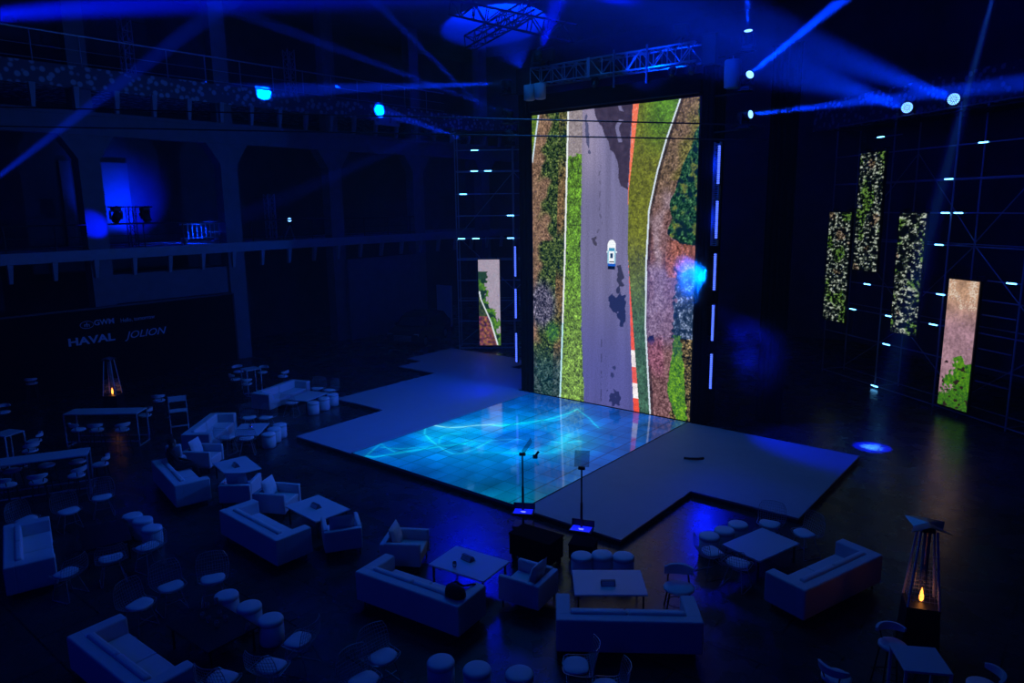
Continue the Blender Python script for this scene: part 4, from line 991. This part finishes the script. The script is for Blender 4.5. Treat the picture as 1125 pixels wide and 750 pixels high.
for px,py,tb,lab in ((86,471,'1','white bar stool at the near side of the heater bar table, left one'),(106,471.5,'1','white bar stool at the near side of the heater bar table, middle one'),(134,471,'1','white bar stool at the near side of the heater bar table, right one'),(156,458,'1','white bar stool behind the right end of the heater bar table'),
    (85,506,'2','white bar stool at the far side of the left edge bar table, right one'),(51,510,'2','white bar stool at the far side of the left edge bar table, middle one'),(84,521,'2','white bar stool under the near edge of the left edge bar table, right one'),(42,528,'2','white bar stool under the near edge of the left edge bar table, middle one'),(8,532,'2','white bar stool at the left picture edge by the long bar table'),(110,509,'2','white bar stool at the right end of the left edge bar table'),(13,516,'2','white bar stool at the far side of the left edge bar table, left one'),
    (24,485,'3','white bar stool right of the small far left bar table, farther one'),(33,494,'3','white bar stool right of the small far left bar table, nearer one'),(4,452,'3','white bar stool with visible back at the left edge behind the small table'),
    (28,417.5,None,'lone white bar stool in the dark below the sign wall'),(174.5,439,None,'lone white bar stool left of the tall folding chair'),
    (258.7,416,'4','white bar stool left of the small far bar table, farther one'),(271,421,'4','white bar stool left of the small far bar table, nearer one'),(262,407.5,'4','white bar stool behind the left side of the small far bar table'),(284,410,'4','white bar stool behind the right leg of the small far bar table'),(310.7,412.5,'4','white bar stool apart on the right of the small far bar table'),
    (981,707,'5','white bar stool behind the right bar table, curved back before the heater'),(919,742,'5','white bar stool left of the right bar table at the bottom edge'),(1080,752,'5','white bar stool right of the right bar table, cut by the bottom edge')):
    q = at(px,py,.76); a = face((q.x,q.y), BT[tb]) if tb else R(60)
    if px == 919: a = R(80-90)
    if px == 310.7: a = R(200-90)
    q.x += .7 if px == 28 else 0; 
    if px in (156,24,284):
        v_ = Vector((q.x-BT[tb][0], q.y-BT[tb][1])); v_ = Vector((-.77,.64)) if px == 156 else v_.normalized(); q.x += v_.x*.3; q.y += v_.y*.3
    BST.put(q.x,q.y,a,lab,'white bar stools')
# tall folding chair
t = thing('folding_bar_chair', 'tall white framed folding chair standing alone in the back left', 'chair'); q = at(198,473,0); t.location = (q.x,q.y,0); t.rotation_euler = (0,0,face((q.x,q.y),(CAM.x,CAM.y)))
for s in (-1,1):
    MB().tube((s*.27,-.2,0),(s*.27,-.14,1.18),.017,7).build('rear_leg', M['whitemetal'], t); MB().tube((s*.27,.24,0),(s*.27,-.1,.72),.017,7).build('front_leg', M['whitemetal'], t)
    MB().tube((s*.27,-.14,.95),(s*.27,.12,.95),.014,6).build('armrest', M['whitemetal'], t)
MB().rbox(-.27,.27,-.16,-.135,.98,1.17,.008).build('back_slat', M['pad'], t); MB().rbox(-.27,.27,-.18,.22,.70,.73,.008).build('seat', M['pad'], t)
MB().box(-.27,.27,.13,.19,.2,.23).build('footrest', M['whitemetal'], t); MB().tube((-.27,-.19,.1),(.27,-.19,.1),.012).build('stretcher', M['whitemetal'], t)

# small things on the tables
def holder_maker():
    t = thing('menu_holder', '', 'menu holder'); b = MB()
    b.add([(-.13,-.075,0),(.13,-.075,0),(.13,.075,0),(-.13,.075,0),(-.13,-.02,.09),(.13,-.02,.09),(.13,.03,.09),(-.13,.03,.09)],[(0,3,2,1),(4,5,6,7),(0,1,5,4),(1,2,6,5),(2,3,7,6),(3,0,4,7)]); b.build('wedge', M['paper'], t)
    MB().add([(-.115,-.070,.012),(.115,-.070,.012),(.115,-.029,.08),(-.115,-.029,.08),(-.115,-.073,.012),(.115,-.073,.012),(.115,-.032,.08),(-.115,-.032,.08)],[(0,1,2,3),(4,7,6,5),(0,4,5,1),(2,6,7,3),(1,5,6,2),(0,3,7,4)]).build('card', M['tabletop'], t); return t
HOLD = Kind(holder_maker, 'menu holders')
for k, px, py, r, lab in (('A',668,642,38,'bottom centre table'),('B',514,614.5,7-10,'table before the dark bag sofa'),('D',347,557,-3,'table between two armchairs'),('E',259,512,-12,'table nearest the person in dark clothes')):
    q = at(px,py,.45); HOLD.put(q.x,q.y,R(r),'dark wedge menu holder on the white %s' % lab, None, .45)
def glass_maker():
    t = thing('drinking_glass', '', 'glass'); MB().lathe([(.002,.004),(.03,.002),(.037,.02),(.04,.06),(.036,.105),(.033,.105),(.036,.06),(.033,.02),(.002,.012)],18,cap=False).build('bowl', M['glass'], t, True); return t
GL = Kind(glass_maker)
q = at(499.5,622.5,.45); GL.put(q.x,q.y,0,'small clear glass beside the menu holder on the white table',None,.45)
for px,py in ((223,679),(227.5,667.5),(229.5,683),(241.5,677),(238.5,688),(248.5,682),(275,692.5),(228.5,654)):
    q = at(px,py,.45)
    q.x = max(5.15,min(6.3,q.x)); q.y = max(-16.62,min(-15.86,q.y))
    GL.put(q.x,q.y,0,{(275,692.5):'clear glass standing apart at the right end of the black table',(228.5,654):'clear glass at the far edge of the black table'}.get((px,py),'clear glass in the cluster on the black table'),'glasses on the black table',.45)
q = at(275.5,471,.45); t = thing('table_ornament', 'small shiny metal ornament on the white table with drum stools', 'ornament', (q.x,q.y,.45)); MB().lathe([(.06,0),(.07,.03),(.05,.1),(.03,.13),(.045,.17),(.002,.19)],14).build('vessel', M['mirror'], t, True); MB().lathe([(.05,.0),(.05,.012),(.02,.02)],14,T(.11,.02,0)).build('tray_piece', M['chrome'], t, True)
# dark bag on the sofa arm
q = at(503,655,.70); t = thing('shoulder_bag', 'dark slouched bag with strap hanging over the sofa arm', 'bag', (8.60,-13.42,.70), R(7))
b = MB(); n = 10
vs = []
for j,(s,z) in enumerate(((.5,.0),(1,.02),(1.0,.09),(.85,.17),(.45,.22))):
    for k in range(14):
        a = 2*PI*k/14; vs.append((.2*s*math.cos(a)*(1+.1*math.sin(3*a)), .13*s*math.sin(a)*(1+.12*math.cos(2*a)), z))
b.add(vs,[(j*14+k,j*14+(k+1)%14,(j+1)*14+(k+1)%14,(j+1)*14+k) for j in range(4) for k in range(14)]+[tuple(range(14))[::-1],tuple(range(56,70))]); b.build('pouch', M['darkcloth'], t, True)
MB().path([(-.1,.0,.2),(-.05,.1,.22),(.0,.25,.08),(.03,.42,.03),(.08,.5,.02)],.02,6).build('strap', M['darkcloth'], t)

# person sitting on the sofa
def person():
    t = thing('person', 'person in dark clothes sitting at the left end of a white sofa', 'person', (-2.02,-13.02,0), R(-12))
    V = {'pelvis':(0,-.08,.56,.125),'waist':(0,-.12,.70,.125),'chest':(0,-.15,.90,.145),'neck0':(0,-.14,1.04,.075),'neck':(0,-.12,1.09,.052),'head':(0,-.09,1.19,.088),'crown':(0,-.10,1.27,.075)}
    E = [('pelvis','waist'),('waist','chest'),('chest','neck0'),('neck0','neck'),('neck','head'),('head','crown')]
    for s, n in ((1,'r'),(-1,'l')):
        V.update({n+'hip':(s*.1,-.04,.535,.09),n+'knee':(s*.13,.40,.52,.065),n+'shin':(s*.13,.46,.28,.055),n+'ankle':(s*.13,.47,.09,.04),n+'toe':(s*.14,.62,.045,.038),
                  n+'sh':(s*.17,-.15,.98,.07),n+'elb':(s*.25,-.02,.74,.046),n+'wri':(s*.13,.20,.64,.03),n+'palm':(s*.08,.27,.62,.028)})
        E += [('pelvis',n+'hip'),(n+'hip',n+'knee'),(n+'knee',n+'shin'),(n+'shin',n+'ankle'),(n+'ankle',n+'toe'),('chest',n+'sh'),(n+'sh',n+'elb'),(n+'elb',n+'wri'),(n+'wri',n+'palm')]
        for k in range(4):
            f1 = (s*(.055+.018*k-.02),.335,.615-.003*k,.0095); f2 = (s*(.05+.018*k-.02),.365+.006*(1.5-abs(k-1.5)),.59,.0085)
            V[n+'f%da'%k] = f1; V[n+'f%db'%k] = f2; E += [(n+'palm',n+'f%da'%k),(n+'f%da'%k,n+'f%db'%k)]
        V[n+'tha'] = (s*.045,.25,.64,.011); V[n+'thb'] = (s*.03,.285,.645,.009); E += [(n+'palm',n+'tha'),(n+'tha',n+'thb')]
    names = list(V); me = bpy.data.meshes.new('body'); me.from_pydata([V[k][:3] for k in names],[(names.index(a),names.index(b_)) for a,b_ in E],[])
    o = bpy.data.objects.new('body', me); COL.objects.link(o); o.parent = t
    sk = o.modifiers.new('skin','SKIN'); sv = me.skin_vertices[0].data if me.skin_vertices else None
    if sv is None:
        me.skin_vertices.new() if hasattr(me.skin_vertices,'new') else None; sv = me.skin_vertices[0].data
    for i,k in enumerate(names): sv[i].radius = (V[k][3],V[k][3]); sv[i].use_root = (k == 'pelvis')
    sb = o.modifiers.new('smooth','SUBSURF'); sb.levels = 1; sb.render_levels = 1
    me.materials.append(M['darkcloth'])
    f = MB().lathe([(.002,-.12),(.045,-.11),(.07,-.06),(.078,0),(.078,.06),(.06,.1),(.002,.12)],18,Matrix.Translation((0,-.065,1.2)) @ Matrix.Diagonal((.95,1.05,1,1)),cap=False)
    f.add([(-.012,.02,1.19),(.012,.02,1.19),(.0,.045,1.175),(0,.015,1.225)],[(0,1,2),(0,2,3),(1,3,2)])
    for s in (-1,1): f.lathe([(.002,-.01),(.02,-.008),(.024,0),(.02,.008),(.002,.01)],8,T(s*.078,-.075,1.195,0,0,PI/2),cap=False)
    f.build('face', M['skin'], t, True)
    h = MB().lathe([(.088,-.02),(.092,.05),(.075,.105),(.04,.125),(.002,.13)],18,Matrix.Translation((0,-.09,1.2)) @ Matrix.Diagonal((.95,1.08,1,1)),cap=False)
    h.build('hair', M['hair'], t, True); e = MB()
    for s in (-1,1): e.lathe([(.002,-.007),(.008,0),(.002,.007)],8,T(s*.03,.012,1.215),cap=False)
    e.build('eyes', M['black'], t)
    mth = MB().rbox(-.02,.02,.0,.014,1.135,1.143,.002,1).build('mouth', M['skin'], t)
    MB().rbox(-.13,-.02,-.02,.10,.0,.02,.005,1); return t
person()
q = at(202,499.5,.6); t = thing('loose_cushion', 'pale cushion between the seated person and the white armchair', 'cushion', (-2.33,-12.93,.69), R(-12+70)); MB().rbox(-.2,.2,-.06,.06,.0,.38,.055,3,T(0,0,.02,0,R(14))).build('cushion_body', M['cushion'], t, True)
# ================================================================== LIGHT
KEY = (.012,.20,1); DEEP = (.0,.006,1); NAVY = (.0,.022,1)
def area(name, loc, target, size, power, col, spread=180):
    l = bpy.data.lights.new(name, 'AREA'); l.energy = power; l.color = col; l.shape = 'DISK'; l.size = size; l.spread = R(spread)
    o = bpy.data.objects.new(name, l); COL.objects.link(o); o.location = loc; o.rotation_euler = (Vector(loc)-Vector(target)).to_track_quat('Z','Y').to_euler(); return o
DB = (.0,.03,1)
#        up      upper   lower   F1      mid     steep   F2      wide
PW = [4e6, 5e6, 2.2e6, 3e6, 1.2e6, 1.4e6, 9e5, 4.5e5]
AN = [3.0, 3.2, 3.4, 3.2, 2.6, 2.6, 5.0, 13]
for (q, end), k, a in zip(B_, PW, AN): beam(q, end, k, a, DB if a != 13 else DEEP, .06 if a < 10 else .12, .3, name='tower_beam')
for q, end in WASH: beam(q, end, 8e5, 4.6, DB, .14, .5, name='wash_beam')
def ray(px, py, dist):
    d = (FWD + RT*((px-562.5)/FPX) - UP*((py-375)/FPX)).normalized(); return CAM+d*dist
# beams entering from lamps outside the left of the view
beam(atx(-75,250,XL-.4), ray(330,-60,40), 1.6e6, 3.4, DB, .06, .4, 'side_beam')
beam(ray(-120,25,17), ray(600,-30,34), 2.2e6, 7, DEEP, .1, .8, 'side_beam')
# lit wall bays, barrier and vault
q = atx(143,225,-21); beam((-18.2, q.y-.6, 6.2), q, 2.2e3, 60, DEEP, .08, 1, 'gallery_uplight')
q = atx(121,220,-20.8); beam((-18.0, q.y+.3, 6.0), q, 1.6e3, 60, DB, .08, 1, 'gallery_uplight')
q = atx(105,248,XL-.1); beam((-14.2,q.y+1.0,5.9), q, 1.2e3, 30, DEEP, .05, .8, 'gallery_uplight')
q = atx(229,254,XL-.2); beam((-1.3,-.6,10.9), q, 2.6e5, 3.6, DB, .1, .3, 'gallery_spot')
q = at(553,18,17.55); beam((-7.5,8.8,14.2), q, 2.4e4, 54, (.0,.018,1), .1, .12, 'roof_spot')
# pool of light on the floor right of the stage
beam((13.6,4.2,14.5), at(958,491,0), 1.9e5, 4.2, DEEP, .03, .2, 'floor_spot'); beam((13.6,4.2,14.5), at(958,491,0), 3e5, 2.8, (.06,.35,1), .03, 1, 'floor_spot')
# added unseen fill lamps: blue light over stage, lounge and scaffold
area('stage_fill', (2,-4,16), (3,-5,0), 4, 225, (.012,.21,1), 110)
area('lounge_fill', (8,-10,15.5), (8,-11,0), 5, 62, KEY)
area('lounge_fill', (-3,-9,15.5), (-3,-11,0), 5, 62, KEY)
area('rear_fill', (12,-27,11), (7,-12,0), 3, 120, NAVY)  # unseen fill added behind the camera for the sofa backs
area('rear_fill', (-2,-27,9), (0,-13,0), 3, 66, NAVY)
area('scaffold_fill', (6,-6,13), rs(-1,0,6), 2, 60, DB, 80)  # added fill that lifts the scaffold tubes
# what the light bars throw sideways
for z in (1.25,2.98,4.6): area('bar_glow', (-.9,-.2,z+.58), (-9,-3,0), .5, 22, DEEP)
for z in (6.17,7.82): area('bar_glow', (7.12,-.1,z+.58), (6.7,.1,z+.58), .5, 6, DB)
for x,y in HEATERS:
    l = bpy.data.lights.new('flame_light','POINT'); l.energy = .9; l.color = (1,.42,.12); l.shadow_soft_size = .04
    o = bpy.data.objects.new('flame_light', l); COL.objects.link(o); o.location = (x,y,.98)
# smoke drifting beside the screen
def plume(label, loc, size, dens, seed):
    m = bpy.data.materials.new('drifting_smoke'); m.use_nodes = True; nt = m.node_tree; nt.nodes.remove(nt.nodes['Principled BSDF']); N = nt.nodes.new; L = nt.links.new
    tc = N('ShaderNodeTexCoord'); mp = N('ShaderNodeMapping'); mp.inputs['Location'].default_value = (seed,seed*.7,0); L(tc.outputs['Object'], mp.inputs['Vector'])
    n = N('ShaderNodeTexNoise'); n.inputs['Scale'].default_value = 2.6; n.inputs['Detail'].default_value = 4; L(mp.outputs[0], n.inputs['Vector'])
    ln = N('ShaderNodeVectorMath'); ln.operation = 'LENGTH'; L(tc.outputs['Object'], ln.inputs[0])
    fa = N('ShaderNodeMapRange'); fa.inputs['From Min'].default_value = .35; fa.inputs['From Max'].default_value = 1.0; fa.inputs['To Min'].default_value = 1; fa.inputs['To Max'].default_value = 0; L(ln.outputs['Value'], fa.inputs['Value'])
    nr = N('ShaderNodeMapRange'); nr.inputs['From Min'].default_value = .42; nr.inputs['From Max'].default_value = .68; L(n.outputs['Fac'], nr.inputs['Value'])
    mu = N('ShaderNodeMath'); mu.operation = 'MULTIPLY'; L(fa.outputs[0], mu.inputs[0]); L(nr.outputs[0], mu.inputs[1])
    m2 = N('ShaderNodeMath'); m2.operation = 'MULTIPLY'; m2.inputs[1].default_value = dens; L(mu.outputs[0], m2.inputs[0])
    v = N('ShaderNodeVolumeScatter'); L(m2.outputs[0], v.inputs['Density']); L(v.outputs[0], nt.nodes['Material Output'].inputs['Volume'])
    b = MB().lathe([(math.sin(PI*k/12)+.001, -math.cos(PI*k/12)) for k in range(13)], 20, cap=False).build('smoke_plume', m); b.location = loc; b.scale = size
    tag(b, label, 'smoke', kind='stuff'); return b
plume('blue-lit smoke drifting right of the tall screen near the floor', (8.5,.1,2.6), (1.25,.6,1.4), .35, 3.1)
plume('small bright smoke puff beside the middle light bar', (6.75,-.6,5.0), (.75,.32,1.1), 1.2, 8.3)
plume('thin blue smoke wisp rising left of the tall screen', (-1.7,-1.2,.95), (.7,.5,.8), .5, 5.2)
beam((7.3,-.2,4.2), (9.0,.2,2.4), 1.0e3, 60, DEEP, .1, .6, 'bar_spill')
beam((7.15,-.3,5.2), (6.6,-.6,5.0), 2200, 110, (.0,.12,1), .1, .6, 'bar_spill')
beam((-.9,-.3,1.6), (-1.8,-1.2,.9), 130, 80, DEEP, .1, .6, 'bar_spill')
beam((-4,.5,9.3), (2,-11,0), 1.5e3, 60, DEEP, 1.0, 1, 'floor_fill')  # added lamp without a fixture, for a blue glow on the floor
beam((7.35,-.4,3.3), (13,-11,0), 3e2, 60, DEEP, .3, 1, 'floor_fill')  # added lamp for a blue reflection in the floor before the stage
beam((4.4,-1.4,10.9), (4.8,.1,11.8), 500, 75, DB, .05, .6, 'truss_uplight')
w = bpy.data.worlds.new('hall_haze'); SC.world = w; w.use_nodes = True; nt = w.node_tree
bg = nt.nodes['Background']; bg.inputs[0].default_value = (0,0,.01,1); bg.inputs[1].default_value = 0
vs_ = nt.nodes.new('ShaderNodeVolumeScatter'); vs_.inputs['Density'].default_value = .0025; vs_.inputs['Anisotropy'].default_value = .2
nt.links.new(vs_.outputs[0], nt.nodes['World Output'].inputs['Volume'])
SC.view_settings.view_transform = 'Standard'; SC.view_settings.look = 'None'; SC.view_settings.exposure = 0; SC.view_settings.gamma = 1; SC.view_settings.use_curve_mapping = False
c = SC.cycles; c.max_bounces = 5; c.diffuse_bounces = 2; c.glossy_bounces = 3; c.transmission_bounces = 5; c.transparent_max_bounces = 6; c.volume_bounces = 0
c.caustics_reflective = False; c.caustics_refractive = False; c.sample_clamp_indirect = 4; c.use_denoising = True
